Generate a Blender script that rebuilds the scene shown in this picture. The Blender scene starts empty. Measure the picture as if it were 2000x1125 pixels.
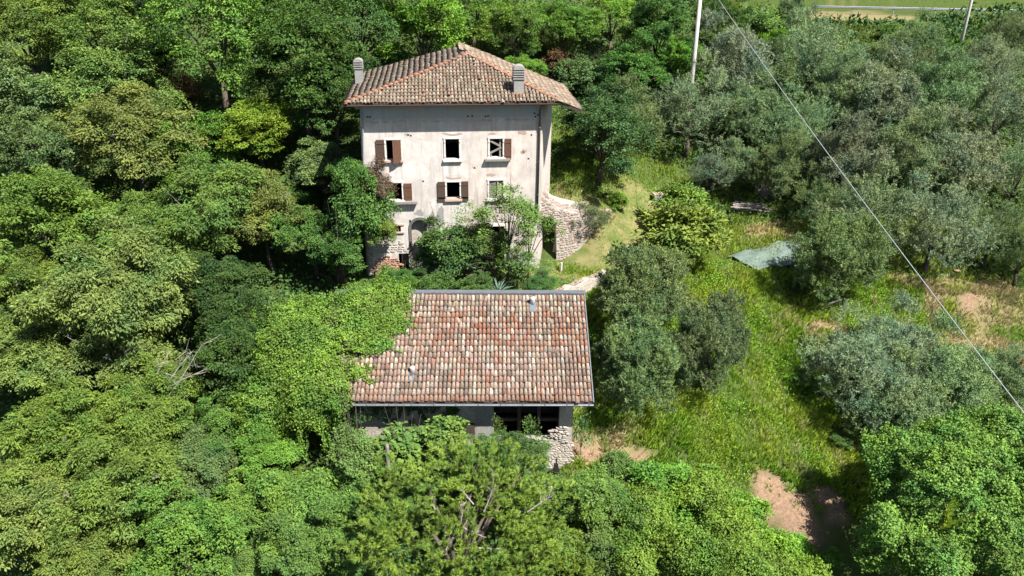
import bpy, math, random
import numpy as np
from mathutils import Vector, Matrix, noise as mnoise
R_ = math.radians
rnd = random.Random(7)
sc = bpy.context.scene
COL = sc.collection

# ------------------------------------------------------------------ camera, sky, sun, exposure
FPX, PITCH, ROLL = 1550.0, R_(25.5), R_(0.6)
F_ = Vector((0, math.cos(PITCH), -math.sin(PITCH)))
U0 = Vector((0, math.sin(PITCH), math.cos(PITCH))); R0 = Vector((1, 0, 0))
RT = R0*math.cos(ROLL) + U0*math.sin(ROLL)
UP = U0*math.cos(ROLL) - R0*math.sin(ROLL)
cd = bpy.data.cameras.new('camera'); cam = bpy.data.objects.new('camera', cd); COL.objects.link(cam)
cd.sensor_width = 36.0; cd.lens = 36.0*FPX/2000.0; cd.clip_start = 0.1; cd.clip_end = 800
cam.matrix_world = Matrix(((RT.x, UP.x, -F_.x, 0), (RT.y, UP.y, -F_.y, 0), (RT.z, UP.z, -F_.z, 0), (0, 0, 0, 1)))
sc.camera = cam
SUN_EL, SUN_AZ = R_(55), R_(133)          # azimuth clockwise from +Y
world = bpy.data.worlds.new('World'); sc.world = world; world.use_nodes = True
wn = world.node_tree.nodes; wl = world.node_tree.links
sky = wn.new('ShaderNodeTexSky'); sky.sky_type = 'NISHITA'; sky.sun_disc = False
sky.sun_elevation = SUN_EL; sky.sun_rotation = SUN_AZ
wl.new(sky.outputs[0], wn['Background'].inputs[0]); wn['Background'].inputs[1].default_value = 0.05
sd = bpy.data.lights.new('sun', 'SUN'); sd.energy = 5.0; sd.angle = R_(0.53); sd.color = (1, .96, .89)
so = bpy.data.objects.new('sun', sd); COL.objects.link(so)
tosun = Vector((math.sin(SUN_AZ)*math.cos(SUN_EL), math.cos(SUN_AZ)*math.cos(SUN_EL), math.sin(SUN_EL)))
so.rotation_euler = tosun.to_track_quat('Z', 'Y').to_euler(); so.location = tosun*80
vs = sc.view_settings; vs.view_transform = 'Standard'; vs.look = 'None'; vs.gamma = 1; vs.use_curve_mapping = False
vs.exposure = 1.55
sc.cycles.max_bounces = 6; sc.cycles.diffuse_bounces = 2; sc.cycles.transmission_bounces = 3; sc.cycles.transparent_max_bounces = 4

def ray(px, py):
    return F_ + RT*((px-1000)/FPX) + UP*((562.5-py)/FPX)

# ------------------------------------------------------------------ helpers
def tag(o, label=None, cat=None, group=None, kind=None):
    if label: o['label'] = label
    if cat: o['category'] = cat
    if group: o['group'] = group
    if kind: o['kind'] = kind
    return o
def empty(name, loc, rz=0, **k):
    o = bpy.data.objects.new(name, None); COL.objects.link(o); o.location = loc; o.rotation_euler = (0, 0, rz)
    o.empty_display_size = .2
    return tag(o, **k)
def link(name, me, parent=None, loc=(0, 0, 0), rot=(0, 0, 0), scale=(1, 1, 1), color=None, **k):
    o = bpy.data.objects.new(name, me); COL.objects.link(o); o.location = loc; o.rotation_euler = rot; o.scale = scale
    if parent: o.parent = parent
    if color: o.color = (*color[:3], 1)
    return tag(o, **k)

class MB:
    def __init__(s): s.v = []; s.f = []; s.c = []
    def quad(s, *p, c=None):
        n = len(s.v); s.v += [tuple(q) for q in p]; s.f.append(tuple(range(n, n+len(p)))); s.c.append(c)
    def box(s, x0, x1, y0, y1, z0, z1, M=None, c=None):
        P = [(x0,y0,z0),(x1,y0,z0),(x1,y1,z0),(x0,y1,z0),(x0,y0,z1),(x1,y0,z1),(x1,y1,z1),(x0,y1,z1)]
        if M: P = [tuple(M @ Vector(p)) for p in P]
        n = len(s.v); s.v += P
        for f in ((0,3,2,1),(4,5,6,7),(0,1,5,4),(1,2,6,5),(2,3,7,6),(3,0,4,7)):
            s.f.append(tuple(n+i for i in f)); s.c.append(c)
    def tube(s, pts, rad, seg=7, cap=True, c=None):
        pts = [Vector(p) for p in pts]; rr = rad if isinstance(rad, (list, tuple)) else [rad]*len(pts)
        n0 = len(s.v); ref = None
        for i, p in enumerate(pts):
            d = (pts[min(i+1, len(pts)-1)] - pts[max(i-1, 0)]).normalized()
            if ref is None: ref = d.orthogonal().normalized()
            a = (ref - d*ref.dot(d)).normalized(); b = d.cross(a); ref = a
            for k in range(seg):
                t = 2*math.pi*k/seg; s.v.append(tuple(p + (a*math.cos(t)+b*math.sin(t))*rr[i]))
        for i in range(len(pts)-1):
            for k in range(seg):
                k2 = (k+1) % seg
                s.f.append((n0+i*seg+k, n0+i*seg+k2, n0+(i+1)*seg+k2, n0+(i+1)*seg+k)); s.c.append(c)
        if cap:
            s.f.append(tuple(n0+k for k in range(seg))[::-1]); s.c.append(c)
            s.f.append(tuple(n0+(len(pts)-1)*seg+k for k in range(seg))); s.c.append(c)
    def mesh(s, name, m, smooth=False, attr=None):
        me = bpy.data.meshes.new(name); me.from_pydata(s.v, [], s.f)
        if attr:
            a = me.attributes.new(attr, 'FLOAT_COLOR', 'FACE')
            a.data.foreach_set('color', [x for c in s.c for x in (*(c or (.4, .3, .25)), 1)])
        me.materials.append(m)
        if smooth: me.polygons.foreach_set('use_smooth', [True]*len(me.polygons))
        me.update(); return me
    def build(s, name, m, parent=None, smooth=False, attr=None, **k):
        return link(name, s.mesh(name, m, smooth, attr), parent, **k)

# ------------------------------------------------------------------ material helpers
ALB, FOL = .66, .72          # palettes below are written bright; these bring them to measured albedos
class NT:
    def __init__(s, name):
        s.m = bpy.data.materials.new(name); s.m.use_nodes = True; s.t = s.m.node_tree; s.t.nodes.clear()
    def n(s, t, **k):
        o = s.t.nodes.new('ShaderNode'+t)
        for a, b in k.items(): setattr(o, a, b)
        return o
    def l(s, a, b): s.t.links.new(a, b)
    def noise(s, sc_, det=4, rough=.6, co=None, dist=0):
        o = s.n('TexNoise'); o.inputs['Scale'].default_value = sc_; o.inputs['Detail'].default_value = det
        o.inputs['Roughness'].default_value = rough; o.inputs['Distortion'].default_value = dist
        if co: s.l(co, o.inputs['Vector'])
        return o.outputs['Fac']
    def ramp(s, fac, *st):
        o = s.n('ValToRGB'); e = o.color_ramp.elements
        while len(e) < len(st): e.new(.5)
        for i, (p, c) in enumerate(st):
            e[i].position = p; e[i].color = (*c, 1) if isinstance(c, tuple) else (c, c, c, 1)
        s.l(fac, o.inputs[0]); return o.outputs[0]
    def mix(s, fac, a, b, mode='MIX'):
        o = s.n('Mix', data_type='RGBA', blend_type=mode); o.clamp_result = False
        for i, x in ((0, fac), (6, a), (7, b)):
            if isinstance(x, (int, float)): o.inputs[i].default_value = x if i == 0 else (x, x, x, 1)
            elif isinstance(x, tuple): o.inputs[i].default_value = (*x, 1)
            else: s.l(x, o.inputs[i])
        return o.outputs[2]
    def math(s, op, a, b=0.0):
        o = s.n('Math', operation=op)
        for i, x in ((0, a), (1, b)):
            if isinstance(x, (int, float)): o.inputs[i].default_value = x
            else: s.l(x, o.inputs[i])
        return o.outputs[0]
    def co(s, kind='Object'): return s.n('TexCoord').outputs[kind]
    def pos(s): return s.n('NewGeometry').outputs['Position']
    def attr(s, name, out='Color'): o = s.n('Attribute'); o.attribute_name = name; return o.outputs[out]
    def out(s, col, rough=.85, bump=None, bs=.3, bd=.02, spec=.3, metal=0):
        p = s.n('BsdfPrincipled'); p.inputs['Roughness'].default_value = rough; p.inputs['Specular IOR Level'].default_value = spec
        p.inputs['Metallic'].default_value = metal
        col = tuple(q*ALB for q in col) if isinstance(col, tuple) else s.mix(1.0, col, (ALB, ALB, ALB), 'MULTIPLY')
        if isinstance(col, tuple): p.inputs['Base Color'].default_value = (*col, 1)
        else: s.l(col, p.inputs['Base Color'])
        if bump is not None:
            b = s.n('Bump'); b.inputs['Strength'].default_value = bs; b.inputs['Distance'].default_value = bd
            s.l(bump, b.inputs['Height']); s.l(b.outputs[0], p.inputs['Normal'])
        o = s.n('OutputMaterial'); s.l(p.outputs[0], o.inputs[0]); return s.m

def simple(name, c1, c2=None, scale=6, rough=.85, metal=0, bs=.3, spec=.3):
    t = NT(name); n = t.noise(scale, 5, .65, t.co())
    c = t.mix(t.ramp(n, (.3, 0.0), (.7, 1.0)), c1, c2 or tuple(x*.75 for x in c1))
    return t.out(c, rough, n, bs, .015, spec, metal)

def leafmat(name, trans=.16, gloss=.012, yellow=(.9, .85, .25)):
    t = NT(name)
    oc = t.n('ObjectInfo').outputs['Color']
    v = t.attr('v', 'Fac')
    sh = t.ramp(v, (0.0, .5), (1.0, 1.55))
    c = t.mix(1.0, t.mix(1.0, oc, (FOL, FOL, FOL), 'MULTIPLY'), sh, 'MULTIPLY')
    nz = t.noise(.55, 3, .6, t.pos()); c = t.mix(1.0, c, t.ramp(nz, (.35, (.62, .80, .85)), (.5, (1.0, 1.0, 1.0)), (.68, (1.12, 1.1, .9))), 'MULTIPLY')
    ye = t.ramp(v, (.7, 0.0), (1.0, .28))
    c = t.mix(ye, c, t.mix(1.0, oc, tuple(FOL*(1.6*q+.2) for q in yellow), 'MULTIPLY'))
    d = t.n('BsdfDiffuse'); t.l(c, d.inputs[0])
    tr = t.n('BsdfTranslucent'); t.l(t.mix(1.0, c, (1.15, 1.25, .6), 'MULTIPLY'), tr.inputs[0])
    m1 = t.n('MixShader'); m1.inputs[0].default_value = trans; t.l(d.outputs[0], m1.inputs[1]); t.l(tr.outputs[0], m1.inputs[2])
    g = t.n('BsdfGlossy'); g.inputs['Roughness'].default_value = .6; g.inputs[0].default_value = (.9, .95, 1, 1)
    m2 = t.n('MixShader'); m2.inputs[0].default_value = gloss; t.l(m1.outputs[0], m2.inputs[1]); t.l(g.outputs[0], m2.inputs[2])
    o = t.n('OutputMaterial'); t.l(m2.outputs[0], o.inputs[0]); return t.m
M_leaf = leafmat('leaf')
M_olive = leafmat('olive_leaf', .10, .02, (.8, .8, .5))
M_needle = leafmat('pine_needle', .2, .012)

def bladesmat():
    t = NT('grass_blade'); c = t.attr('gc')
    d = t.n('BsdfDiffuse'); t.l(c, d.inputs[0]); tr = t.n('BsdfTranslucent'); t.l(c, tr.inputs[0])
    m1 = t.n('MixShader'); m1.inputs[0].default_value = .3; t.l(d.outputs[0], m1.inputs[1]); t.l(tr.outputs[0], m1.inputs[2])
    o = t.n('OutputMaterial'); t.l(m1.outputs[0], o.inputs[0]); return t.m
M_blade = bladesmat()

def tilemat(name, dirt):
    t = NT(name); c = t.attr('tc'); p = t.pos()
    n1 = t.noise(14, 5, .7, p); n2 = t.noise(45, 4, .7, p); n3 = t.noise(.8, 3, .5, p)
    c = t.mix(t.ramp(n1, (.42, 0.0), (.66, .85*dirt)), c, (.10, .08, .065))
    c = t.mix(t.ramp(n2, (.55, 0.0), (.72, .45)), c, (.5, .47, .38))
    c = t.mix(t.ramp(n3, (.4, 0.0), (.75, .3)), c, (.25, .24, .16))
    mp = t.n('Mapping'); mp.inputs['Scale'].default_value = (3.2, .5, .5); t.l(p, mp.inputs[0]); sk = t.noise(1.5, 5, .7, mp.outputs[0])
    c = t.mix(t.ramp(sk, (.45, 0.0), (.7, .5)), c, (.14, .11, .09))
    return t.out(c, .9, n2, .4, .01, .2)
M_tile = tilemat('terracotta_tile', .9); M_tile2 = tilemat('old_grey_tile', 1.1)
M_newtile = simple('new_orange_ridge_tile', (.43, .20, .125), (.32, .15, .10), 6)

def plaster():
    t = NT('aged_plaster'); co = t.co(); s = t.n('SeparateXYZ'); t.l(co, s.inputs[0])
    n1 = t.noise(.9, 6, .65, co); n2 = t.noise(5, 6, .7, co); n3 = t.noise(30, 3, .6, co)
    wob = t.math('ADD', s.outputs[0], t.math('MULTIPLY', t.noise(1.2, 3, .5, co), .8))
    side = t.ramp(t.math('DIVIDE', wob, 12.0), (.575, 0.0), (.60, 1.0))
    c = t.mix(side, (.78, .735, .70), (.77, .68, .62))
    c = t.mix(t.ramp(n1, (.35, 0.0), (.65, .65)), c, (.47, .43, .40))
    c = t.mix(t.ramp(n2, (.52, 0.0), (.68, .3)), c, (.78, .73, .69))
    # bluish eave shade painted into the plaster high on the wall, with a ragged edge
    hb = t.math('ADD', s.outputs[2], t.math('MULTIPLY', t.noise(1.6, 5, .7, co), .5))
    band = t.math('MULTIPLY', t.ramp(t.math('DIVIDE', hb, 12.0), (.818, 0.0), (.828, 1.0)), .75)
    c = t.mix(band, c, (.34, .42, .48))
    hl = t.noise(2.6, 6, .75, co)
    edge = t.ramp(t.math('ABSOLUTE', t.math('SUBTRACT', hb, 9.75)), (0.0, 1.0), (.10, 0.0))
    c = t.mix(t.math('MULTIPLY', edge, t.ramp(hl, (.42, 0.0), (.55, .7))), c, (.16, .15, .14))
    # peeled spots
    mp = t.n('Mapping'); mp.inputs['Scale'].default_value = (2.6, 2.6, .22); t.l(co, mp.inputs[0]); st = t.noise(1.6, 5, .7, mp.outputs[0])
    c = t.mix(t.ramp(st, (.5, 0.0), (.70, .75)), c, (.36, .33, .30))
    c = t.mix(t.ramp(t.noise(.55, 5, .7, co, .8), (.5, 0.0), (.56, .5)), c, (.54, .46, .41))
    pk = t.noise(1.35, 7, .72, co, .6)
    c = t.mix(t.ramp(pk, (.665, 0.0), (.68, .75)), c, (.40, .27, .20))
    # stains running low
    low = t.ramp(t.math('ADD', t.math('MULTIPLY', s.outputs[2], -.25), t.math('MULTIPLY', n1, 1.6)), (.40, 0.0), (1.1, .55))
    c = t.mix(low, c, (.42, .37, .31))
    cr = t.noise(3.0, 8, .8, co, 1.5)
    c = t.mix(t.ramp(t.math('ABSOLUTE', t.math('SUBTRACT', cr, .5)), (0.0, .35), (.006, 0.0)), c, (.2, .16, .13))
    b = t.math('ADD', t.math('MULTIPLY', n2, .6), t.math('MULTIPLY', n3, .4))
    return t.out(c, .92, b, .35, .03, .15)
M_plaster = plaster()
def rubble():
    t = NT('rubble_plaster'); co = t.pos()
    n1 = t.noise(2, 6, .7, co); n2 = t.noise(9, 6, .75, co)
    c = t.mix(t.ramp(n1, (.35, 0.0), (.65, 1.0)), (.62, .57, .50), (.42, .37, .31))
    c = t.mix(t.ramp(n2, (.5, 0.0), (.65, .7)), c, (.26, .22, .18))
    return t.out(c, .95, n2, .8, .06, .15)
M_rubble = rubble()
M_stone = None
def stonemat(name, hue):
    t = NT(name); r = t.n('ObjectInfo').outputs['Random']; p = t.pos()
    c = t.ramp(r, (0.0, hue[0]), (.35, hue[1]), (.7, hue[2]), (1.0, hue[3]))
    n = t.noise(12, 6, .7, p)
    c = t.mix(t.ramp(n, (.4, 0.0), (.7, .5)), c, (.22, .2, .17))
    return t.out(c, .92, n, .6, .03, .2)
M_stone_w = stonemat('pale_limestone', ((.52, .47, .41), (.60, .56, .5), (.44, .38, .32), (.50, .42, .36)))
M_stone_g = stonemat('grey_rubble_stone', ((.42, .32, .27), (.48, .39, .34), (.29, .25, .22), (.46, .29, .23)))
M_marble = simple('white_stone_trim', (.80, .77, .72), (.66, .62, .57), 7, .7)
M_pinkst = simple('pink_stone_sill', (.62, .45, .38), (.5, .36, .3), 7, .8)
M_wood = simple('brown_shutter_wood', (.13, .07, .048), (.07, .045, .035), 14, .8)
M_wood_o = simple('reddish_shutter_wood', (.20, .09, .05), (.09, .05, .035), 10, .8)
M_greywood = simple('weathered_grey_wood', (.34, .31, .28), (.2, .18, .16), 12, .9)
M_darkwood = simple('dark_beam_wood', (.09, .07, .055), (.05, .04, .03), 9, .9)
M_concrete = simple('concrete', (.38, .37, .35), (.27, .265, .25), 8, .9)
M_gutter = simple('brown_gutter_metal', (.13, .075, .06), (.09, .05, .045), 8, .5, .3)
M_zinc = simple('grey_zinc_sheet', (.22, .24, .27), (.15, .16, .18), 5, .5, .3)
M_pipegrey = simple('light_metal_pipe', (.42, .43, .46), (.3, .3, .33), 8, .5, .2)
M_pipebrown = simple('brown_downpipe', (.22, .16, .15), (.14, .10, .09), 8, .55, .1)
M_white = simple('white_paint', (.78, .77, .74), (.6, .58, .55), 8, .7)
M_bark = simple('bark', (.14, .11, .085), (.07, .055, .045), 10, .95, bs=.8)
M_deadwood = simple('bare_dead_wood', (.46, .41, .36), (.3, .26, .22), 12, .9)
M_drytwig = simple('dry_vine_twig', (.28, .2, .16), (.17, .12, .10), 12, .9)
M_redtwig = simple('rusty_dead_twig', (.38, .15, .07), (.24, .10, .05), 12, .9)
M_iron = simple('dark_iron', (.03, .03, .03), (.05, .04, .035), 12, .7, .3)
M_arch = simple('dark_grey_arch_stone', (.17, .16, .15), (.1, .095, .09), 9, .9)
M_tarp = simple('green_shade_cloth', (.17, .225, .195), (.12, .165, .14), 1.5, .8)
M_brick = simple('exposed_brick', (.50, .24, .15), (.38, .2, .14), 8, .95)
M_chip = simple('chipped_plaster', (.45, .33, .26), (.42, .33, .27), 12, .95)
M_cable = simple('pale_cable', (.42, .46, .48), (.34, .37, .39), 8, .5)
M_asphalt = simple('asphalt', (.06, .06, .06), (.045, .045, .045), 30, .9)
M_pvc = simple('white_vent_pipe', (.72, .7, .68), (.55, .53, .5), 9, .6)
M_poleM = simple('pole_concrete', (.62, .60, .56), (.5, .48, .45), 5, .85)

# ------------------------------------------------------------------ terrain
CP = [(-60,-5,-38),(0,-5,-40),(60,-5,-41),(-30,10,-34),(0,10,-35),(30,10,-36),(-30,20,-30.5),(0,20,-31),(30,20,-32.5),
 (-30,28,-26.5),(-12,31,-25.6),(-8,31,-25.1),(-3,31,-25),(3,31,-25),(0,27,-27),(5,31,-25.2),(10,31,-25.9),(15,31,-26.8),(22,31,-28.3),(40,31,-31),
 (5,36,-22.9),(10,36,-23.4),(17,36,-24.6),(26,37,-26),(40,37,-27),
 (-9,37.6,-20.6),(-4,37.6,-20.4),(2.5,38,-20.4),(3.3,40.5,-20.4),(6,42.8,-20.4),(10,42,-20.9),(15,42,-21.4),(22,42,-22.2),(32,43,-22.6),(45,43,-23),
 (-10,44,-20.4),(-5,43,-20.3),(0,44,-20.2),(5,46,-20.0),(10,47,-19.9),(15,47,-20.2),(21,48,-20.4),(32,50,-20),(50,50,-19.5),
 (3.4,47,-19.6),(3.6,49.5,-16.9),(6.5,52,-17.6),(8,51,-19.2),(12,55,-18.9),(18,55,-18.4),(28,57,-17),(45,58,-16.5),
 (-16,40,-22),(-16,46,-19.8),(-25,40,-22.5),(-25,48,-19),(-40,40,-23),(-12,54,-15.5),(-3,56,-14.8),(6,58,-15.5),(14,62,-15.5),(25,66,-13.8),(45,68,-12.6),
 (-28,60,-13.5),(-50,60,-13),(-20,70,-9),(0,70,-9.5),(20,75,-10.6),(35,80,-9.6),(48,80,-8.4),(60,82,-8),
 (42,88,-8.1),(56,90,-7.6),(75,90,-7.4),(25,88,-6.5),(0,88,-2),(-30,88,0),(-60,88,1),
 (0,120,14),(-60,120,16),(60,120,12),(0,170,38),(-70,170,40),(80,170,36),(110,60,-15),(110,10,-37),(110,120,10),(-90,60,-13),(-90,10,-34),(-90,120,16)]
P = np.array(CP, float)
def tps(d): return np.where(d > 0, d*d*np.log(np.maximum(d, 1e-9)), 0)
dd = np.hypot(P[:, None, 0]-P[None, :, 0], P[:, None, 1]-P[None, :, 1])/50
n_ = len(P); A = np.zeros((n_+3, n_+3)); A[:n_, :n_] = tps(dd) + np.eye(n_)*2e-4
A[:n_, n_] = A[n_, :n_] = 1; A[:n_, n_+1] = A[n_+1, :n_] = P[:, 0]/50; A[:n_, n_+2] = A[n_+2, :n_] = P[:, 1]/50
W = np.linalg.solve(A, np.concatenate([P[:, 2], [0, 0, 0]]))
X0, X1, Y0, Y1, ST = -90.0, 110.0, -6.0, 170.0, .6
gx = np.arange(X0, X1+.01, ST); gy = np.arange(Y0, Y1+.01, ST)
GX, GY = np.meshgrid(gx, gy); GZ = np.zeros_like(GX)
for i in range(n_): GZ += W[i]*tps(np.hypot(GX-P[i, 0], GY-P[i, 1])/50)
GZ += W[n_] + W[n_+1]*GX/50 + W[n_+2]*GY/50
def vnoise(x, y, s, seed=0):
    "smooth value noise in numpy"
    rs = np.random.RandomState(seed); T = rs.rand(256, 256)
    u = x/s+100; v = y/s+100; i = np.floor(u).astype(int); j = np.floor(v).astype(int); fu = u-i; fv = v-j
    fu = fu*fu*(3-2*fu); fv = fv*fv*(3-2*fv); i &= 255; j &= 255; i2 = (i+1) & 255; j2 = (j+1) & 255
    return (T[i, j]*(1-fu)+T[i2, j]*fu)*(1-fv)+(T[i, j2]*(1-fu)+T[i2, j2]*fu)*fv
GZ += (vnoise(GX, GY, 2.2, 1)-.5)*.35 + (vnoise(GX, GY, .9, 2)-.5)*.16
HO, HR = Vector((-9.25, 43.28, -20.3)), R_(5.5)
BO, BR = Vector((-9.0, 30.75, -25.0)), R_(1.0)
def local(O, a, x, y):
    dx = x-O.x; dy = y-O.y; return dx*math.cos(a)+dy*math.sin(a), -dx*math.sin(a)+dy*math.cos(a)
u, v = local(HO, HR, GX, GY); ins = (u > .9) & (u < 11.2) & (v > .9) & (v < 8.2); GZ[ins] = np.minimum(GZ[ins], -20.35)
u, v = local(BO, BR, GX, GY); ins = (u > -.3) & (u < 12.0) & (v > .3) & (v < 5.9); GZ[ins] = np.minimum(GZ[ins], -25.05)
_m = np.clip((GX-12)/4, 0, 1)*np.clip((60-GX)/6, 0, 1); GZ += _m*.42*np.tanh((GY-43.6-.04*(GX-20)+.8*(vnoise(GX, GY, 4, 9)-.5))*2.2)
# road bench at the top right
lo_ = (GX > 24) & (GX < 62) & (GY > 79) & (GY <= 83.4); GZ[lo_] = np.minimum(GZ[lo_], -9.75)
GZ -= 2.4*np.exp(-((GX-12.6)/2.0)**2-((GY-28.8)/2.6)**2)
GZ += 1.7*np.exp(-((GX-5.6)/1.5)**2-((GY-47.8)/1.1)**2)
rd = (GX > 22) & (np.abs(GY-86.5) < 3.2); GZ[rd] = GZ[rd]*.1 + (-9.35)*.9
def h(x, y):
    fx = min(max((x-X0)/ST, 0), len(gx)-1.001); fy = min(max((y-Y0)/ST, 0), len(gy)-1.001)
    i, j = int(fx), int(fy); a, b = fx-i, fy-j
    return float((GZ[j, i]*(1-a)+GZ[j, i+1]*a)*(1-b)+(GZ[j+1, i]*(1-a)+GZ[j+1, i+1]*a)*b)
def hv(x, y):
    fx = np.clip((x-X0)/ST, 0, len(gx)-1.001); fy = np.clip((y-Y0)/ST, 0, len(gy)-1.001)
    i = fx.astype(int); j = fy.astype(int); a, b = fx-i, fy-j
    return (GZ[j, i]*(1-a)+GZ[j, i+1]*a)*(1-b)+(GZ[j+1, i]*(1-a)+GZ[j+1, i+1]*a)*b
def ground_at(px, py, up=0.0):
    r = ray(px, py); k = 8.0
    while k < 200:
        p = r*k
        if p.z - h(p.x, p.y) <= up: return p
        k += .1
    return r*100
def npmesh(name, V, F, mat, smooth=False, fattr=None):
    "V (n,3), F (m,k) numpy"
    me = bpy.data.meshes.new(name); me.vertices.add(len(V)); me.vertices.foreach_set('co', V.astype(np.float32).ravel())
    k = F.shape[1]; me.loops.add(F.size); me.loops.foreach_set('vertex_index', F.astype(np.int32).ravel())
    me.polygons.add(len(F)); me.polygons.foreach_set('loop_start', np.arange(0, F.size, k, dtype=np.int32))
    me.polygons.foreach_set('loop_total', np.full(len(F), k, np.int32))
    if smooth: me.polygons.foreach_set('use_smooth', np.ones(len(F), bool))
    if fattr:
        for nm, (ty, dom, arr) in fattr.items():
            a = me.attributes.new(nm, ty, dom); a.data.foreach_set('value' if ty == 'FLOAT' else 'color', arr.astype(np.float32).ravel())
    me.materials.append(mat); me.update(); me.validate(); return me

def G(x, y, cx, cy, sx, sy, a=0):
    c, s = math.cos(a), math.sin(a); dx = x-cx; dy = y-cy
    return np.exp(-((dx*c+dy*s)/sx)**2-((-dx*s+dy*c)/sy)**2)
def masks(x, y):
    "soil, lawn, dry 0..1"
    nz = vnoise(x, y, 1.3, 5)*.6+vnoise(x, y, .5, 6)*.4
    soil = np.zeros_like(x)
    for cx, cy, sx, sy in SOILS: soil = np.maximum(soil, G(x, y, cx, cy, sx, sy))
    soil = np.clip((soil+(nz-.5)*.9-.45)*5, 0, 1)
    lawn = np.maximum.reduce([G(x, y, 7, 47.5, 4.6, 3.8), G(x, y, 9.5, 52, 3.6, 4), G(x, y, 3, 43.5, 3, 2)])
    lawn = np.clip((lawn-.4)*4, 0, 1)
    dry = np.zeros_like(x)
    for cx, cy, sx, sy in DRYS: dry = np.maximum(dry, G(x, y, cx, cy, sx, sy))
    dry = np.clip((dry*.9+(nz-.5)*1.1-.3)*2.5, 0, 1)
    return soil, lawn, dry
def gp(px, py): p = ground_at(px, py); return p.x, p.y
SOILS = [(*gp(1505, 960), 1.2, .9), (*gp(1560, 1000), 1.7, 1.4), (*gp(1610, 985), 1.2, 1.2), (*gp(1150, 885), 1.0, .8), (*gp(1250, 885), 1.2, .35), (*gp(1195, 915), .7, .4),
         (*gp(1870, 590), 1.5, .5), (*gp(1600, 640), .8, .35)]
DRYS = [(*gp(1200, 440), 5, 3), (*gp(1180, 880), 2.2, 1.2), (*gp(1570, 645), 2, .8), (*gp(1900, 580), 5, 1.6), (*gp(1860, 660), 3, 1.2), (*gp(1490, 450), 2.5, 1.2), (*gp(1800, 560), 3, 1.0),
        (*gp(1950, 690), 3, 1.5), (*gp(1650, 40), 8, 4)]
so_, la_, dr_ = masks(GX.ravel(), GY.ravel())
mk = np.stack([so_, la_, dr_, np.ones_like(so_)], 1)
ny, nx = GX.shape
idx = np.arange(ny*nx).reshape(ny, nx)
Fq = np.stack([idx[:-1, :-1].ravel(), idx[:-1, 1:].ravel(), idx[1:, 1:].ravel(), idx[1:, :-1].ravel()], 1)
def groundmat():
    t = NT('hillside_ground'); p = t.pos(); s = t.n('SeparateColor'); t.l(t.attr('mk'), s.inputs[0])
    n1 = t.noise(.7, 6, .65, p); n2 = t.noise(6, 6, .75, p); n3 = t.noise(25, 4, .7, p)
    c = t.mix(t.ramp(n2, (.35, 0.0), (.65, 1.0)), (.05, .08, .018), (.10, .14, .035))
    c = t.mix(s.outputs[2], c, t.mix(n3, (.16, .14, .06), (.34, .28, .15)))
    lawn = t.mix(t.ramp(n1, (.42, 0.0), (.58, 1.0)), (.13, .17, .045), (.27, .24, .105))
    lawn = t.mix(t.ramp(n2, (.5, 0.0), (.7, .7)), lawn, (.10, .16, .035))
    c = t.mix(s.outputs[1], c, lawn)
    soil = t.mix(t.ramp(n2, (.4, 0.0), (.6, 1.0)), (.37, .235, .155), (.22, .15, .10))
    soil = t.mix(t.ramp(n3, (.58, 0.0), (.68, .8)), soil, (.5, .36, .26))
    c = t.mix(s.outputs[0], c, soil)
    return t.out(c, .95, t.math('ADD', t.math('MULTIPLY', n2, .5), n3), .9, .05, .1)
me = npmesh('ground', np.stack([GX.ravel(), GY.ravel(), GZ.ravel()], 1), Fq, groundmat(), True, {'mk': ('FLOAT_COLOR', 'POINT', mk)})
link('ground', me, kind='structure')

# road strip and guardrail at the top right
mb = MB()
for i in range(20):
    x = 24+i*4
    mb.quad((x, 84.6, -9.3), (x+4, 84.6, -9.3), (x+4, 89, -9.25), (x, 89, -9.25))
mb.build('road', M_asphalt, kind='structure')

# ------------------------------------------------------------------ roof tiles
def tile_mesh_into(mb, M, c, L=.42, r0=.10, r1=.062, seg=6, lift=.0):
    n = len(mb.v)
    def ring(y, r, z0): return [(math.cos(math.pi*k/seg)*r, y, z0+math.sin(math.pi*k/seg)*r*.85) for k in range(seg+1)]
    V = ring(0, r0, .025)+ring(L, r1, .0)+ring(.015, r0-.011, .025)
    mb.v += [tuple(M @ Vector(p)) for p in V]; s1 = seg+1
    for k in range(seg):
        mb.f.append((n+k, n+k+1, n+s1+k+1, n+s1+k)); mb.c.append(c)
        mb.f.append((n+k+1, n+k, n+2*s1+k, n+2*s1+k+1)); mb.c.append(tuple(q*.62 for q in c))
def jit(c, a): k = 1+rnd.uniform(-a, a); return tuple(min(.8, q*k*(1+rnd.uniform(-.06, .06))) for q in c)
PB = [tuple(q*f for q, f in zip(c, (1.0, .94, .91))) for c in [(.46, .31, .25), (.52, .38, .30), (.56, .47, .38), (.30, .21, .17), (.38, .31, .26), (.46, .26, .19), (.62, .56, .48), (.23, .17, .14), (.41, .28, .24)]]
PN = [(.40, .15, .085), (.38, .17, .105), (.36, .135, .08)]
PH = [tuple(q*f for q, f in zip(c, (1.0, .90, .82))) for c in [(.33, .28, .225), (.41, .35, .28), (.25, .205, .17), (.48, .42, .34), (.40, .26, .20), (.29, .25, .19), (.54, .48, .41), (.36, .30, .25)]]
def pick_barn(row, nrow):
    f = row/nrow
    pn = .03
    if .46 < f < .82: pn = .42 if f > .5 else .5
    if row == 0: return jit(rnd.choice([(.36, .17, .12), (.33, .165, .12), (.36, .22, .17)]), .12)
    if rnd.random() < pn*(.6+1.2*mnoise.noise(Vector((row*.8, rnd.random()*3, 5)))**2+.2): return jit(rnd.choice(PN), .15)
    return jit(rnd.choice(PB), .2)
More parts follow.
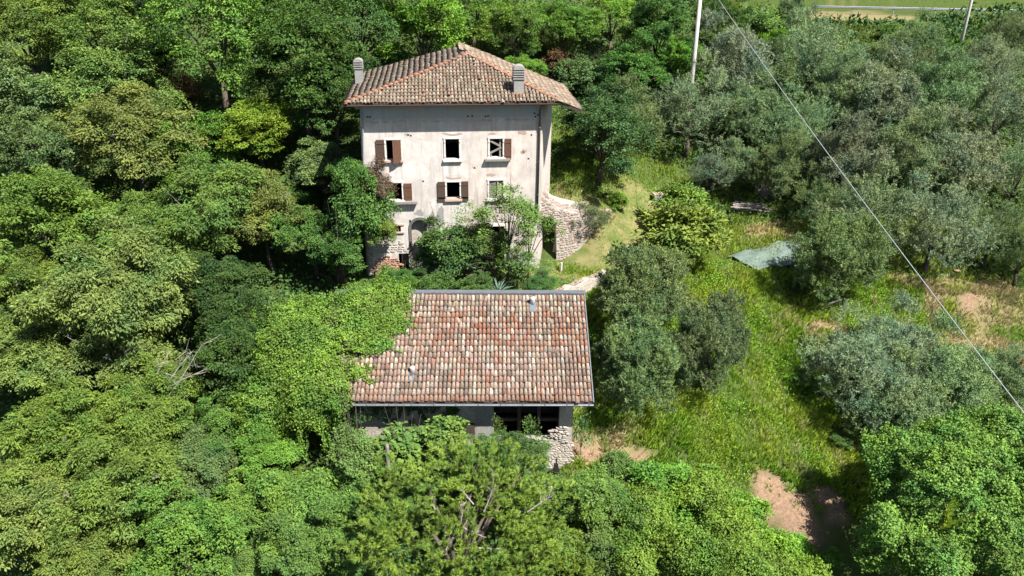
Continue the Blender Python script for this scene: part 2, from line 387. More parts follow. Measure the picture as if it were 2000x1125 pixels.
def pick_house(row, nrow): return jit(rnd.choice(PN), .1) if rnd.random() < .03 else jit(rnd.choice(PH), .18)

def variants(pick, mat, n=26, **k):
    out = []
    for i in range(n):
        mb = MB(); tile_mesh_into(mb, Matrix.Identity(4), pick(i % 19, 19) if pick is pick_barn else pick(0, 1), **k)
        out.append(mb.mesh('roof_tile', mat, True, 'tc'))
    return out

def tile_plane(O, e, n_cols, d, nrows, pitch_r, dx, keep, pick, parent, mat, n_parts, nm='roof_tile', rowstep=.35):
    """O eave-left origin, e unit along the eave, d unit up the slope; keep(u, s) -> bool"""
    nrm = e.cross(d).normalized()
    base = Matrix((( e.x, d.x, nrm.x, 0), (e.y, d.y, nrm.y, 0), (e.z, d.z, nrm.z, 0), (0, 0, 0, 1)))
    place = []
    for r in range(nrows):
        for c in range(n_cols):
            uu = (c+.5)*dx; s = r*rowstep
            if keep(uu, s): place.append((r, c, uu, s))
    big = MB(); cnt = 0
    for r, c, uu, s in place:
        slip = rnd.random() < .02
        p = O + e*(uu+rnd.uniform(-.014, .014)) + d*(s+rnd.uniform(-.03, .03)-(.08 if slip else 0)) + nrm*(.03+rnd.uniform(0, .014)+.07*mnoise.noise(Vector((uu*.35, s*.5, 3))))
        M = Matrix.Translation(p) @ base @ Matrix.Rotation(rnd.gauss(0, .16 if slip else .03), 4, 'Z') @ Matrix.Rotation(.055, 4, 'X')
        if cnt < n_parts:
            cnt += 1
            band = pick(r, nrows)
            mb = None
            # nearest colour variant
            var = TV[pick]; key = min(range(len(var)), key=lambda i: sum((a-b)**2 for a, b in zip(var[i][1], band)))
            o = bpy.data.objects.new(nm, var[key][0]); COL.objects.link(o); o.parent = parent; o.matrix_local = M
        else:
            tile_mesh_into(big, M, pick(r, nrows))
    if big.v: big.build('roof_tiles', mat, parent, True, 'tc', kind='stuff')
TV = {}
def mkvar(pick, mat, pal):
    L = []
    for c in pal:
        for k in (.8, 1.0, 1.2):
            cc = tuple(q*k for q in c); mb = MB(); tile_mesh_into(mb, Matrix.Identity(4), cc); L.append((mb.mesh('roof_tile', mat, True, 'tc'), cc))
    TV[pick] = L
mkvar(pick_barn, M_tile, PB+PN); mkvar(pick_house, M_tile2, PH+PN[:1])

def underlay(O, e, W_, d, poly_uv, mat, parent, dx=.2, name='roof_pan_tiles'):
    "concave pan-tile channels clipped by strips between s0(u) and s1(u)"
    nrm = e.cross(d).normalized(); mb = MB(); n = int(W_/dx)
    for c in range(n):
        uc = c*dx
        s0, s1 = poly_uv(uc)
        if s1 <= s0: continue
        m = max(1, int((s1-s0)/.35))
        for j in range(m):
            a = s0+(s1-s0)*j/m; b = s0+(s1-s0)*(j+1)/m
            col = jit(rnd.choice([(.25, .18, .14), (.20, .155, .125), (.28, .20, .16)]), .2)
            pr = [(-.1, .045), (-.05, .0), (.05, .0), (.1, .045)]
            for k in range(3):
                q = [O+e*(uc+pr[k][0])+d*a+nrm*(pr[k][1]+.03), O+e*(uc+pr[k+1][0])+d*a+nrm*(pr[k+1][1]+.03),
                     O+e*(uc+pr[k+1][0])+d*b+nrm*pr[k+1][1], O+e*(uc+pr[k][0])+d*b+nrm*pr[k][1]]
                mb.quad(*q, c=col)
    mb.build(name, mat, parent, False, 'tc', kind='stuff')

def wall(mb, u0, u1, w0, w1, v0, th, holes, warp=lambda u, w: u, axis=0):
    "wall slab with rectangular openings; u across, w up"
    us = sorted({u0, u1, *[x for hh in holes for x in (hh[0], hh[1])]}); ws = sorted({w0, w1, *[x for hh in holes for x in (hh[2], hh[3])]})
    def P3(u, v, w):
        u2 = warp(u, w); return (u2, v, w) if axis == 0 else (v, u2, w)
    def solid(i, j):
        if i < 0 or j < 0 or i >= len(us)-1 or j >= len(ws)-1: return False
        cu = (us[i]+us[i+1])/2; cw = (ws[j]+ws[j+1])/2
        return not any(a < cu < b and c < cw < d_ for a, b, c, d_ in holes)
    for i in range(len(us)-1):
        for j in range(len(ws)-1):
            if not solid(i, j): continue
            a, b, c, d_ = us[i], us[i+1], ws[j], ws[j+1]; f, k = v0, v0+th
            mb.quad(P3(a, f, c), P3(b, f, c), P3(b, f, d_), P3(a, f, d_)); mb.quad(P3(b, k, c), P3(a, k, c), P3(a, k, d_), P3(b, k, d_))
            if not solid(i-1, j): mb.quad(P3(a, k, c), P3(a, f, c), P3(a, f, d_), P3(a, k, d_))
            if not solid(i+1, j): mb.quad(P3(b, f, c), P3(b, k, c), P3(b, k, d_), P3(b, f, d_))
            if not solid(i, j-1): mb.quad(P3(a, f, c), P3(a, k, c), P3(b, k, c), P3(b, f, c))
            if not solid(i, j+1): mb.quad(P3(a, f, d_), P3(b, f, d_), P3(b, k, d_), P3(a, k, d_))

# stones -------------------------------------------------------------
def stone_variants(mat, n=8, nm='stone'):
    out = []
    import bmesh
    for i in range(n):
        bm = bmesh.new(); bmesh.ops.create_icosphere(bm, subdivisions=1, radius=1)
        for vv in bm.verts:
            c = Vector(vv.co)
            m = max(abs(c.x), abs(c.y), abs(c.z)); c = c.lerp(c/m, .75)
            vv.co = c*(1+rnd.uniform(-.13, .13))
        me = bpy.data.meshes.new(nm); bm.to_mesh(me); bm.free(); me.materials.append(mat); out.append(me)
    return out
SW = stone_variants(M_stone_w); SG = stone_variants(M_stone_g)
def stones_on(parent, fn, u0, u1, w0, w1, hrow, var, keep=lambda u, w: True, proud=.0, maxn=300, nm='stone'):
    "rows of irregular stones; fn(u, w) -> (Vector position, angle about Z)"
    w = w0; cnt = 0; rest = []
    while w < w1:
        hh0 = hrow*rnd.uniform(.7, 1.35); u = u0+rnd.uniform(-.1, .05)
        while u < u1:
            hh = hh0*rnd.uniform(.6, 1.25); L = hh*rnd.uniform(1.0, 2.4)
            cu, cw = u+L/2, w+hh/2+rnd.uniform(-.015, .015)
            if keep(cu, cw) and cnt < maxn:
                p, a = fn(cu, cw)
                o = bpy.data.objects.new(nm, rnd.choice(var)); COL.objects.link(o); o.parent = parent
                o.location = p; o.rotation_euler = (rnd.uniform(-.12, .12), rnd.uniform(-.3, .3), a+rnd.uniform(-.1, .1))
                o.scale = (L/2*.95, rnd.uniform(.015, .036), hh/2*.9); cnt += 1
            u += L
        w += hh0

# ================================================================== FARMHOUSE
house = empty('farmhouse', HO, HR, label='tall pale plastered farmhouse with brown shutters and old hipped tile roof', cat='house')
def warpH(u, w): k = max(0, (10.3-w))/10.0; return u - .36*k*max(0, 1-u/6) if u < 6 else u
HI = HR
def hl(px, py, P0, n):
    "ray against a plane given in the farmhouse frame"
    Mi = (Matrix.Translation(HO) @ Matrix.Rotation(HI, 4, 'Z')).inverted()
    o = Mi @ Vector((0, 0, 0)); d = (Mi @ ray(px, py)) - o
    k = (Vector(P0)-o).dot(Vector(n))/d.dot(Vector(n)); return o+d*k
WIN = [(2.08, 2.87, 7.26, 8.43), (5.45, 6.23, 7.24, 8.44), (7.99, 8.74, 7.30, 8.42), (2.10, 2.84, 4.82, 5.89), (5.46, 6.21, 4.84, 5.87), (7.95, 8.78, 4.80, 5.92)]
e_ = .1
holes = [(a-e_, b+e_, c-e_, d+e_) for a, b, c, d in WIN] + [(2.30, 2.80, 2.84, 3.24), (3.28, 4.29, .9, 3.57), (7.86, 8.87, .2, 3.05), (2.62, 3.2, .0, 1.42)]
mb = MB(); wall(mb, .76, 11.02, -.8, 10.66, .75, .5, holes, warpH)
wall(mb, 1.25, 8.3, -.8, 10.62, .80, .45, [], lambda u, w: u, 1)          # left side wall (v axis)
for q in [0]:
    # right side wall runs outward to the rear
    a, b = (11.02, .75), (12.25, 5.6)
    mb.quad((*a, -.8), (*b, -.8), (*b, 10.28), (*a, 10.7)); mb.quad((a[0]-.5, a[1]+.5, -.8), (a[0]-.5, a[1]+.5, 10.6), (b[0]-.5, b[1], 10.6), (b[0]-.5, b[1], -.8))
mb.quad((12.25, 5.6, -.8), (.8, 8.2, -.8), (.8, 8.2, 10.62), (12.25, 5.6, 10.28)); 
mb.build('wall', M_plaster, house)
mb = MB()
for w in (3.9, 6.6, 9.6): mb.box(1.26, 10.5, 1.27, 6.0, w, w+.15)
mb.build('floor', M_darkwood, house)
mb = MB(); mb.box(4.9, 5.05, 1.27, 6.0, -.3, 9.6); mb.box(7.2, 7.35, 1.27, 6.0, -.3, 9.6); mb.build('partition', M_rubble, house)

def shutter(win, u0, u1, w0, w1, v, wood, ang=0, hinge=None, vertical=False, name='shutter'):
    mb = MB(); n = max(5, int(((u1-u0) if vertical else (w1-w0))/.105)); W_ = u1-u0; H_ = w1-w0
    mb.box(0, .05, 0, .045, 0, H_); mb.box(W_-.05, W_, 0, .045, 0, H_)
    if vertical:
        for k in range(n): mb.box(W_*k/n+.004, W_*(k+1)/n-.004, .005, .035, rnd.uniform(-.03, .02), H_-rnd.uniform(0, .02))
        for z in (.15, H_-.15): mb.box(.03, W_-.03, .036, .06, z-.04, z+.04)
    else:
        for k in range(n): mb.box(.05, W_-.05, .006+rnd.uniform(0, .008), .036, H_*k/n+.006, H_*(k+1)/n-.008)
        for z in (.22, H_-.22): mb.box(0, W_, -.012, .004, z-.02, z+.02)
    hx = u0 if hinge in (None, 'l') else u1
    o = mb.build(name, wood, win); 
    o.matrix_local = Matrix.Translation((hx, v, w0)) @ Matrix.Rotation(ang, 4, 'Z') @ Matrix.Translation((0 if hinge in (None, 'l') else -W_, 0, 0))
    return o
def window(a, b, c, d, sill=M_marble, sillw=.16):
    mb = MB(); t = .1
    mb.box(a-t, a, .71, 1.02, c, d); mb.box(b, b+t, .71, 1.02, c, d); mb.box(a-t-.02, b+t+.02, .70, 1.02, d, d+t)
    for z in (c+.18, d-.18):
        for x in (a-t*.5, b+t*.5): mb.box(x-.035, x+.035, .685, .715, z-.03, z+.03)
    o = mb.build('window', M_marble, house)
    mb = MB(); mb.box(a-sillw, b+sillw, .60, 1.02, c-.12, c); mb.build('sill', sill, o)
    return o
w1 = window(*WIN[0], sill=M_pinkst); shutter(w1, 1.52, 1.96, 7.2, 8.46, .66, M_wood); shutter(w1, 2.42, 2.92, 7.12, 8.46, .62, M_wood_o, R_(24), 'r', True)
w2 = window(*WIN[1])
w3 = window(*WIN[2]); shutter(w3, 8.86, 9.24, 7.18, 8.42, .66, M_wood_o)
mb = MB()
for (x0, z0, x1, z1) in ((7.99, 8.3, 8.62, 7.95), (7.99, 7.55, 8.66, 7.88)):
    p, q = Vector((x0, .80, z0)), Vector((x1, .80, z1)); d = (q-p).normalized(); n = Vector((-d.z, 0, d.x))*.055
    for yy in (.78, .81):
        mb.quad(*[Vector((t.x, yy, t.z)) for t in (p-n, q-n, q+n, p+n)])
mb.box(8.55, 8.66, .83, .86, 7.32, 8.4); mb.box(8.0, 8.12, .84, .87, 7.32, 7.62); mb.build('loose_board', M_greywood, w3)
mb = MB(); mb.box(7.7, 9.18, .52, .72, 7.13, 7.25); mb.build('ledge_board', M_greywood, w3)
w4 = window(*WIN[3]); shutter(w4, 2.96, 3.42, 4.84, 5.86, .66, M_wood_o)
mb = MB(); mb.box(1.5, 3.72, .45, .70, 4.66, 4.79); mb.build('ledge_board', M_greywood, w4)
w5 = window(*WIN[4], sill=M_pinkst, sillw=.14); shutter(w5, 4.93, 5.34, 4.72, 5.92, .66, M_wood); shutter(w5, 6.33, 6.72, 4.72, 5.92, .66, M_wood)
mb = MB(); mb.tube([(4.95, .62, 5.0), (6.72, .62, 5.0)], .025, 6); mb.build('rail', M_iron, w5)
w6 = window(*WIN[5]); shutter(w6, 7.97, 8.34, 4.82, 5.9, .82, M_greywood, R_(-10), 'l'); shutter(w6, 8.40, 8.76, 4.82, 5.9, .82, M_greywood, R_(14), 'r')
mb = MB()                                                            # small barred window
for k in range(4): mb.tube([(2.36+k*.13, .85, 2.84), (2.36+k*.13, .85, 3.24)], .015, 5)
mb.box(2.24, 2.86, .70, .95, 3.24, 3.33); mb.box(2.24, 2.86, .66, .95, 2.76, 2.84); mb.build('barred_window', M_pinkst, house)
# arched portal: dark stone ring, spandrels flush with the wall, pale blocked door behind
mb = MB(); cx, r, cw = 3.785, .505, 3.065; N = 14; ri, ro_ = .505, .66
arc = [(cx-ri*math.cos(math.pi*k/N), cw+ri*math.sin(math.pi*k/N)) for k in range(N+1)]
aro = [(cx-ro_*math.cos(math.pi*k/N), cw+ro_*math.sin(math.pi*k/N)) for k in range(N+1)]
for k in range(N):
    (a, b), (c, d) = arc[k], arc[k+1]; (a2, b2), (c2, d2) = aro[k], aro[k+1]
    mb.quad((a, .70, b), (a2, .70, b2), (c2, .70, d2), (c, .70, d)); mb.quad((a, .70, b), (c, .70, d), (c, 1.25, d), (a, 1.25, b)); mb.quad((a2, .70, b2), (a2, .76, b2), (c2, .76, d2), (c2, .70, d2))
for sx in (-1, 1): mb.box(*sorted((cx+sx*ri, cx+sx*ro_)), .70, 1.24, .9, cw)
po = mb.build('portal', M_arch, house)
mb = MB(); mb.box(cx-ri, cx+ri, 1.10, 1.2, .9, 3.57); mb.build('door', M_rubble, po)
mb = MB()
for k in range(N//2):
    (a, b), (c, d) = arc[k], arc[k+1]; mb.quad((3.28, .752, b), (a, .752, b), (c, .752, d), (3.28, .752, d))
    (a, b), (c, d) = arc[N-k], arc[N-k-1]; mb.quad((a, .752, b), (4.29, .752, b), (4.29, .752, d), (c, .752, d))
mb.build('spandrel', M_plaster, po)
mb = MB(); mb.box(7.72, 7.86, .70, 1.2, .2, 3.05); mb.box(8.87, 9.0, .70, 1.2, .2, 3.05); mb.box(7.7, 9.02, .69, 1.2, 3.05, 3.2)
dr = mb.build('doorway', M_marble, house); mb = MB(); mb.box(7.88, 8.3, 1.05, 1.1, .2, 3.0); mb.build('door', M_darkwood, dr)
mb = MB(); mb.box(2.62, 2.68, .72, 1.2, 0, 1.42)
for k in range(9): mb.tube([(2.72+k*.055, .74, .05), (2.72+k*.055, .74, 1.38)], .008, 4)
for z in (.08, .7, 1.36): mb.box(2.68, 3.2, .73, .75, z, z+.03)
mb.build('gate', M_iron, house)
# niche with peeled tear shapes, second small window
mb = MB(); mb.box(5.40, 5.80, .74, .76, 2.30, 2.76); mb.build('blocked_window', M_greywood, house)
mb = MB()
for cx, cz, rx, rz in ((4.55, 3.5, .17, .55), (5.05, 3.75, .20, .62), (3.8, 4.0, .25, .2)):
    pts = []
    for k in range(26):
        t = 2*math.pi*k/26; q = 1+.18*math.sin(3*t+cx)+rnd.uniform(-.1, .1); pts.append((cx+rx*q*math.cos(t), .746-.002*len(pts) % .004, cz+rz*q*math.sin(t)))
    mb = MB(); mb.quad(*[(p[0], .745, p[2]) for p in pts]); mb.build('plaster_patch', M_concrete, house)
# wall holes and putlog marks (small recess blocks)
mb = MB()
for (x, z) in ((1.15, 9.75), (1.28, 9.75), (6.75, 9.72), (7.0, 9.74), (7.75, 9.7), (7.9, 9.72), (10.55, 9.85), (10.6, 9.65), (10.75, 9.75), (3.35, 8.7), (3.5, 8.66), (9.95, 7.6), (10.25, 7.2), (7.1, 6.7), (4.1, 5.95), (10.4, 8.6)):
    mb = MB(); mb.box(x-.05, x+.05, .742, .78, z-.045, z+.045); mb.build('wall_hole', M_iron, house)
mb = MB()
for (x, z, a, b) in ((5.85, 8.72, .55, .07), (8.1, 8.7, .22, .06), (5.9, 6.12, .5, .05), (8.0, 6.25, .28, .08), (3.3, 8.72, .14, .05), (9.95, 7.62, .15, .15), (9.85, 8.75, .28, .12)):
    P = [(x+a*math.cos(t)*(1+rnd.uniform(-.3, .3)), .744, z+b*math.sin(t)*(1+rnd.uniform(-.3, .3))+(.06*math.cos(t*2) if a > .4 else 0)) for t in [2*math.pi*k/16 for k in range(16)]]
    mb = MB(); mb.quad(*P); mb.build('plaster_chip', M_chip, house)
# rough masonry foot at the lower left: individual stones and bricks
stones_on(house, lambda u, w: ((warpH(u, w), .74, w), 0), .8, 3.2, -.4, 2.75, .17, SW,
          lambda u, w: w < 2.75-.75*abs(u-1.7)+.3*math.sin(u*5) and not (2.55 < u < 3.25 and w < 1.5) and not (w < 1.45 and 1.2 < u < 2.6), maxn=150)
BR_ = stone_variants(M_brick, 5, 'brick')
stones_on(house, lambda u, w: ((warpH(u, w), .72, w), 0), 1.2, 2.6, -.4, 1.4, .12, BR_, lambda u, w: w < 1.35-.5*abs(u-2.0), maxn=120, nm='brick')
# right corner strip rubble
stones_on(house, lambda u, w: ((11.02+.25*(u-.75), u, w), R_(76)), .9, 5.4, 3.6, 5.7, .2, SW, lambda u, w: w < 5.2-.2*u+.5*math.sin(u*3), maxn=90)
# downpipes
mb = MB(); mb.tube([(.55, .15, 10.45), (.8, .45, 10.3), (.88, .66, 10.05), (.70, .66, 6), (.52, .66, .2)], .055, 8); mb.build('downpipe', M_pipegrey, house, True)
mb = MB(); mb.tube([(11.0, .15, 10.45), (10.9, .55, 10.25), (10.86, .66, 10.0), (10.83, .66, 3.4)], .055, 8)
for z in (9, 7, 5): mb.tube([(10.85, .66, z), (10.85, .66, z+.06)], .07, 8)
mb.build('downpipe', M_pipebrown, house, True)
# roof
mb = MB(); EL, ER, AP, RR, BL, BR2, EX = map(Vector, [(0, 0, 10.6), (11.85, 0, 10.6), (7, 5.1, 12.37), (6.45, 8.6, 12.37), (0, 8.6, 10.6), (13.1, 6.8, 10.15), (13.1, -.1, 10.15)])
dz = Vector((0, 0, -.12))
for poly in ((EL, ER, AP), (EL, AP, RR, BL), (ER, EX, BR2, RR, AP)):
    mb.quad(*poly); mb.quad(*[p+dz for p in poly][::-1])
per = [EL, ER, EX, BR2, RR, BL]
for i in range(6): a, b = per[i], per[(i+1) % 6]; mb.quad(a+dz, b+dz, b, a)
roof = mb.build('roof', M_darkwood, house)
pf = math.atan2(1.77, 5.1); df = Vector((0, math.cos(pf), math.sin(pf)))
tile_plane(EL, Vector((1, 0, 0)), 59, df, 16, pf, .2, lambda u, s: 7*s*df.y/5.1+.05 < u < 11.85-4.85*s*df.y/5.1-.05 and s*df.y < 5.0, pick_house, roof, M_tile2, 300)
underlay(EL, Vector((1, 0, 0)), 11.9, df, lambda u: (0, (min(u/7, (11.85-u)/4.85)*5.1)/df.y), M_tile2, roof)
pl = math.atan2(1.77, 6.75); dl = Vector((math.cos(pl), 0, math.sin(pl)))
tile_plane(BL, Vector((0, -1, 0)), 43, dl, 20, pl, .2, lambda q, s: (8.6-q) > s*dl.x*5.1/7+.05 and s*dl.x < 7-max(0, 8.6-q-5.1)*.157-.1, pick_house, roof, M_tile2, 0)
underlay(BL, Vector((0, -1, 0)), 8.6, dl, lambda q: (0, min((8.6-q)*7/5.1, 6.5)/dl.x), M_tile2, roof)
pr_ = math.atan2(2.22, 6.1); dr_v = Vector((-math.cos(pr_), 0, math.sin(pr_)))
def keepR(q, s):
    v_ = -.1+q; u_ = 13.1+s*dr_v.x
    return (u_ > 11.85 or v_ > (11.85-u_)*5.1/4.85) and u_ > 7-max(0, v_-5.1)*.157 and v_ < 8.6-(u_-6.45)*.27
tile_plane(EX, Vector((0, 1, 0)), 44, dr_v, 20, pr_, .2, keepR, pick_house, roof, M_tile2, 0)
mbt = []
def ridge(a, b, m, n0=0, n1=99, r=.125):
    d = (b-a); L = d.length; d.normalize(); e = d.cross(Vector((0, 0, 1))).normalized(); nn = e.cross(d)
    if nn.z < 0: nn = -nn; e = -e
    B = Matrix(((e.x, d.x, nn.x, 0), (e.y, d.y, nn.y, 0), (e.z, d.z, nn.z, 0), (0, 0, 0, 1)))
    mb = MB(); tile_mesh_into(mb, Matrix.Identity(4), (.5, .2, .1), .42, r, r*.82, 8); me = mb.mesh('ridge_tile', m, True, 'tc')
    for k in range(int(L/.36)):
        if not n0 <= k < n1: continue
        o = bpy.data.objects.new('ridge_tile', me); COL.objects.link(o); o.parent = roof
        o.matrix_local = Matrix.Translation(a+d*(k*.36)+Vector((0, 0, .08+rnd.uniform(0, .015)))) @ B @ Matrix.Rotation(rnd.gauss(0, .03), 4, 'Z')
ridge(EL, AP, M_newtile); ridge(ER, AP, M_newtile, 7, 99); ridge(ER, AP, M_tile2, 0, 7, .11); ridge(RR, AP, M_newtile)
# gutter
mb = MB()
def gutter(mb, a, b, r=.07, seg=6):
    a = Vector(a); b = Vector(b); d = (b-a).normalized(); e = d.cross(Vector((0, 0, 1))).normalized()
    for k in range(seg):
        t0, t1 = math.pi+math.pi*k/seg, math.pi+math.pi*(k+1)/seg
        p = [e*math.cos(t)*r+Vector((0, 0, 1))*math.sin(t)*r for t in (t0, t1)]
        mb.quad(a+p[0], b+p[0], b+p[1], a+p[1])
gutter(mb, (-.12, -.07, 10.56), (11.95, -.07, 10.56)); gutter(mb, (-.08, 8.6, 10.56), (-.08, -.1, 10.56)); mb.build('gutter', M_gutter, house)
# chimneys
def chimney(px, py, P0, n, w, hh, slabs):
    p = hl(px, py, P0, n); mb = MB(); y = p.y+w/2
    mb.box(p.x-w/2, p.x+w/2, y-w/2, y+w/2, p.z-.4, p.z+hh*.62)
    c = mb.build('chimney', M_concrete, house)
    z = p.z+hh*.62; mb = MB()
    for sx in (-1, 1):
        for sy in (-1, 1): mb.box(p.x+sx*w*.36-.05, p.x+sx*w*.36+.05, y+sy*w*.36-.05, y+sy*w*.36+.05, z, z+slabs*.13+.05)
    for k in range(slabs):
        o = MB(); o.box(p.x-w*.6, p.x+w*.6, y-w*.6, y+w*.6, z+.04+k*.13, z+.10+k*.13); o.build('vent_slab', M_concrete, c)
    z += slabs*.13+.04; N = 8
    for k in range(N):
        t0, t1 = math.pi*k/N, math.pi*(k+1)/N; q = lambda t: (p.x+w*.6*math.cos(t), z+w*.42*math.sin(t))
        a, b = q(t0), q(t1); mb.quad((a[0], y-w*.6, a[1]), (b[0], y-w*.6, b[1]), (b[0], y+w*.6, b[1]), (a[0], y+w*.6, a[1]))
    for sy in (-1, 1): mb.quad(*[(p.x+w*.6*math.cos(math.pi*k/N), y+sy*w*.6, z+w*.42*math.sin(math.pi*k/N)) for k in range(N+1)])
    mb.build('chimney_cap', M_concrete, c)
    if slabs == 4: o = MB(); o.box(p.x-w/2-.06, p.x+w/2+.06, y-w/2-.1, y+w/2+.05, p.z-.05, p.z+.10); o.build('base_tile', M_newtile, c)
chimney(702, 166, BL, dl.cross(Vector((0, 1, 0))), .46, 1.45, 3)
chimney(1013.5, 186, EL, Vector((0, -df.z, df.y)), .56, 1.35, 4)

# ================================================================== ruined arch beside the farmhouse
ruin = empty('ruined_arch', HO, HR, label='ruined rubble wall with dark arch against the farmhouse right corner', cat='ruin')
def topw(u): return float(np.interp(u, [11.1, 11.6, 12.2, 13.0, 14.0, 14.6], [4.9, 4.3, 3.8, 3.45, 3.1, 2.5]))
def inarch(u, w): return u < 12.25 and (w < 2.3 or (u-11.15)**2+(w-2.3)**2 < 1.12**2)
mb = MB(); us = np.linspace(11.08, 14.6, 27)
def vv_(u): return 1.2+(u-11.1)*.35
for i in range(26):
    a, b = us[i], us[i+1]
    lo = lambda u: (2.3+math.sqrt(max(0, 1.12**2-(u-11.15)**2))) if u < 12.26 else -.6
    la, lb = lo(a+1e-4), lo(b-1e-4)
    mb.quad((a, vv_(a), la), (b, vv_(b), lb), (b, vv_(b), topw(b)), (a, vv_(a), topw(a)))
    mb.quad((a, vv_(a), topw(a)), (b, vv_(b), topw(b)), (b, vv_(b)+.9, topw(b)), (a, vv_(a)+.9, topw(a)))
    mb.quad((a, vv_(a), la), (a, vv_(a)+.9, la), (b, vv_(b)+.9, lb), (b, vv_(b), lb))
    mb.quad((a, vv_(a)+2.4, -.6), (b, vv_(b)+2.4, -.6), (b, vv_(b)+2.4, topw(b)), (a, vv_(a)+2.4, topw(a)))
    mb.quad((a, vv_(a)+.9, topw(a)), (b, vv_(b)+.9, topw(b)), (b, vv_(b)+2.4, topw(b)), (a, vv_(a)+2.4, topw(a)))
mb.build('masonry_core', M_rubble, ruin)
stones_on(ruin, lambda u, w: ((u, vv_(u)-.01, w), R_(19)), 11.1, 14.6, -.3, 5.3, .15, SG, lambda u, w: w < topw(u)-.02 and w > (u-12.6)*1.0-.2 and not inarch(u, w), maxn=250)
stones_on(ruin, lambda u, w: ((u, vv_(u)+.15+.35*w, topw(u)+.02), R_(19)), 11.1, 14.5, 0, 2.2, .28, SG, maxn=60)
o = MB(); o.box(-.14, .14, -.03, .03, 0, .95); pp = ground_at(1083, 492)
o.build('stone_slab', M_white, None, loc=(pp.x, pp.y, pp.z-.05), rot=(R_(-12), R_(14), .2), label='white rectangular slab leaning near the ruined arch', cat='slab')

# ================================================================== BARN
barn = empty('stone_barn', BO, BR, label='low stone barn with long pink and orange tiled roof half covered by vines', cat='barn')
mb = MB(); BH = [(8.2, 11.35, 1.75, 4.2), (6.2, 6.85, 2.0, 2.8), (2.9, 3.6, 1.5, 2.45)]
wall(mb, .4, 12.0, -.6, 4.55, .7, .5, BH); wall(mb, 1.2, 5.7, -.6, 4.6, 11.5, .5, [], lambda u, w: u, 1); wall(mb, 1.2, 5.7, -.6, 4.6, .4, .45, [], lambda u, w: u, 1)
wall(mb, .4, 12.0, -.6, 6.7, 5.65, .4, [])
for u in (.42, 11.98): mb.quad((u, .7, 4.5), (u, 5.9, 4.5), (u, 5.9, 6.9), (u, .7, 4.62))
mb.build('wall', M_rubble, barn)
stones_on(barn, lambda u, w: ((u, .70, w), 0), 8.3, 12.0, -.3, 4.3, .115, SW, lambda u, w: not (8.2 < u < 11.3 and w > 1.75+.12*math.sin(u*9)) and (w < 1.8+.2*math.sin(u*3) or u > 11.1), maxn=300)
stones_on(barn, lambda u, w: ((u, .66, w), 0), 10.9, 11.7, 1.6, 3.6, .12, SW, lambda u, w: u > 11.0+.25*math.sin(w*5)+.15, maxn=30)
mb = MB(); mb.box(7.35, 8.18, .68, .72, 1.9, 4.5); mb.build('plaster_panel', M_concrete, barn)
mb = MB(); mb.box(8.1, 11.6, .75, 1.15, 4.2, 4.42)
for u in (9.35, 10.3): mb.box(u, u+.16, 1.0, 1.16, 1.6, 4.3)
mb.box(8.2, 11.4, 1.2, 1.36, 2.5, 2.66); mb.box(8.2, 11.4, 3.6, 3.75, 3.5, 3.66)
for k in range(7): mb.box(8.3+k*.5, 8.42+k*.5, 1.2, 5.6, 4.32, 4.44)
mb.build('beam', M_darkwood, barn)
mb = MB(); mb.box(6.88, 7.30, .64, .68, 1.95, 2.75)
for k in range(6): mb.box(6.90, 7.28, .625, .64, 1.98+k*.13, 2.08+k*.13)
wb = MB(); wb.box(6.1, 6.95, .62, .9, 1.9, 2.0); wb.box(6.1, 6.95, .62, .9, 2.8, 2.9); wo = wb.build('window', M_greywood, barn); mb.build('shutter', M_darkwood, wo)
pb = math.atan2(2.7, 5.85); db = Vector((0, math.cos(pb), math.sin(pb))); OB = Vector((0, 0, 4.38))
mb = MB(); a, b = OB, OB+Vector((12.8, 0, 0)); c, d = b+db*6.46, a+db*6.46; dz = Vector((0, 0, -.14))
mb.quad(a, b, c, d); mb.quad(d+dz, c+dz, b+dz, a+dz)
for p, q in ((a, b), (b, c), (c, d), (d, a)): mb.quad(p+dz, q+dz, q, p)
broof = mb.build('roof', M_darkwood, barn)
vin = lambda u, s: u < 1.2+ s*.25 and rnd.random() < .9
tile_plane(OB, Vector((1, 0, 0)), 64, db, 18, pb, .2, lambda u, s: not vin(u, s), pick_barn, broof, M_tile, 300)
underlay(OB, Vector((1, 0, 0)), 12.8, db, lambda u: (0, 6.4), M_tile, broof)
mb = MB(); mb.box(0, 12.9, 5.86, 6.22, 7.10, 7.18); mb.box(0, 12.9, 6.2, 6.24, 6.7, 7.10); mb.build('ridge_flashing', M_zinc, barn)
mb = MB(); gutter(mb, (-.1, -.1, 4.32), (12.85, -.1, 4.32), .075)
for k in range(13): mb.tube([(.3+k*1.03, -.02, 4.34), (.3+k*1.03, -.18, 4.33)], .012, 5)
mb.build('gutter', M_zinc, barn)
mb = MB(); p = OB+Vector((12.84, -.05, .04)); q = p+db*6.5
mb.tube([p, q], .035, 6); mb.build('verge_trim', M_zinc, barn)
mb = MB(); mb.tube([(-.5, -.35, 4.1), (.15, -.12, 4.38)], .06, 8); mb.build('broken_gutter_pipe', M_pipegrey, barn, True)
def vent(u, s, hgt, r):
    p = OB+Vector((u, 0, 0))+db*s; nn = Vector((0, -db.z, db.y)); mb = MB(); mb.tube([p, p+Vector((0, 0, hgt*.8)), p+Vector((0, 0, hgt))], [r, r, r*1.15], 12)
    v = mb.build('vent_pipe', M_pvc, barn, True); mb = MB(); e = Vector((1, 0, 0))*r*1.3
    a = p-db*.5+nn*.13; b = p+db*.12+nn*.13; mb.quad(a-e, a+e, b+e, b-e); mb.quad(a-e-nn*.1, a+e-nn*.1, a+e, a-e); mb.build('flashing', M_zinc, v)
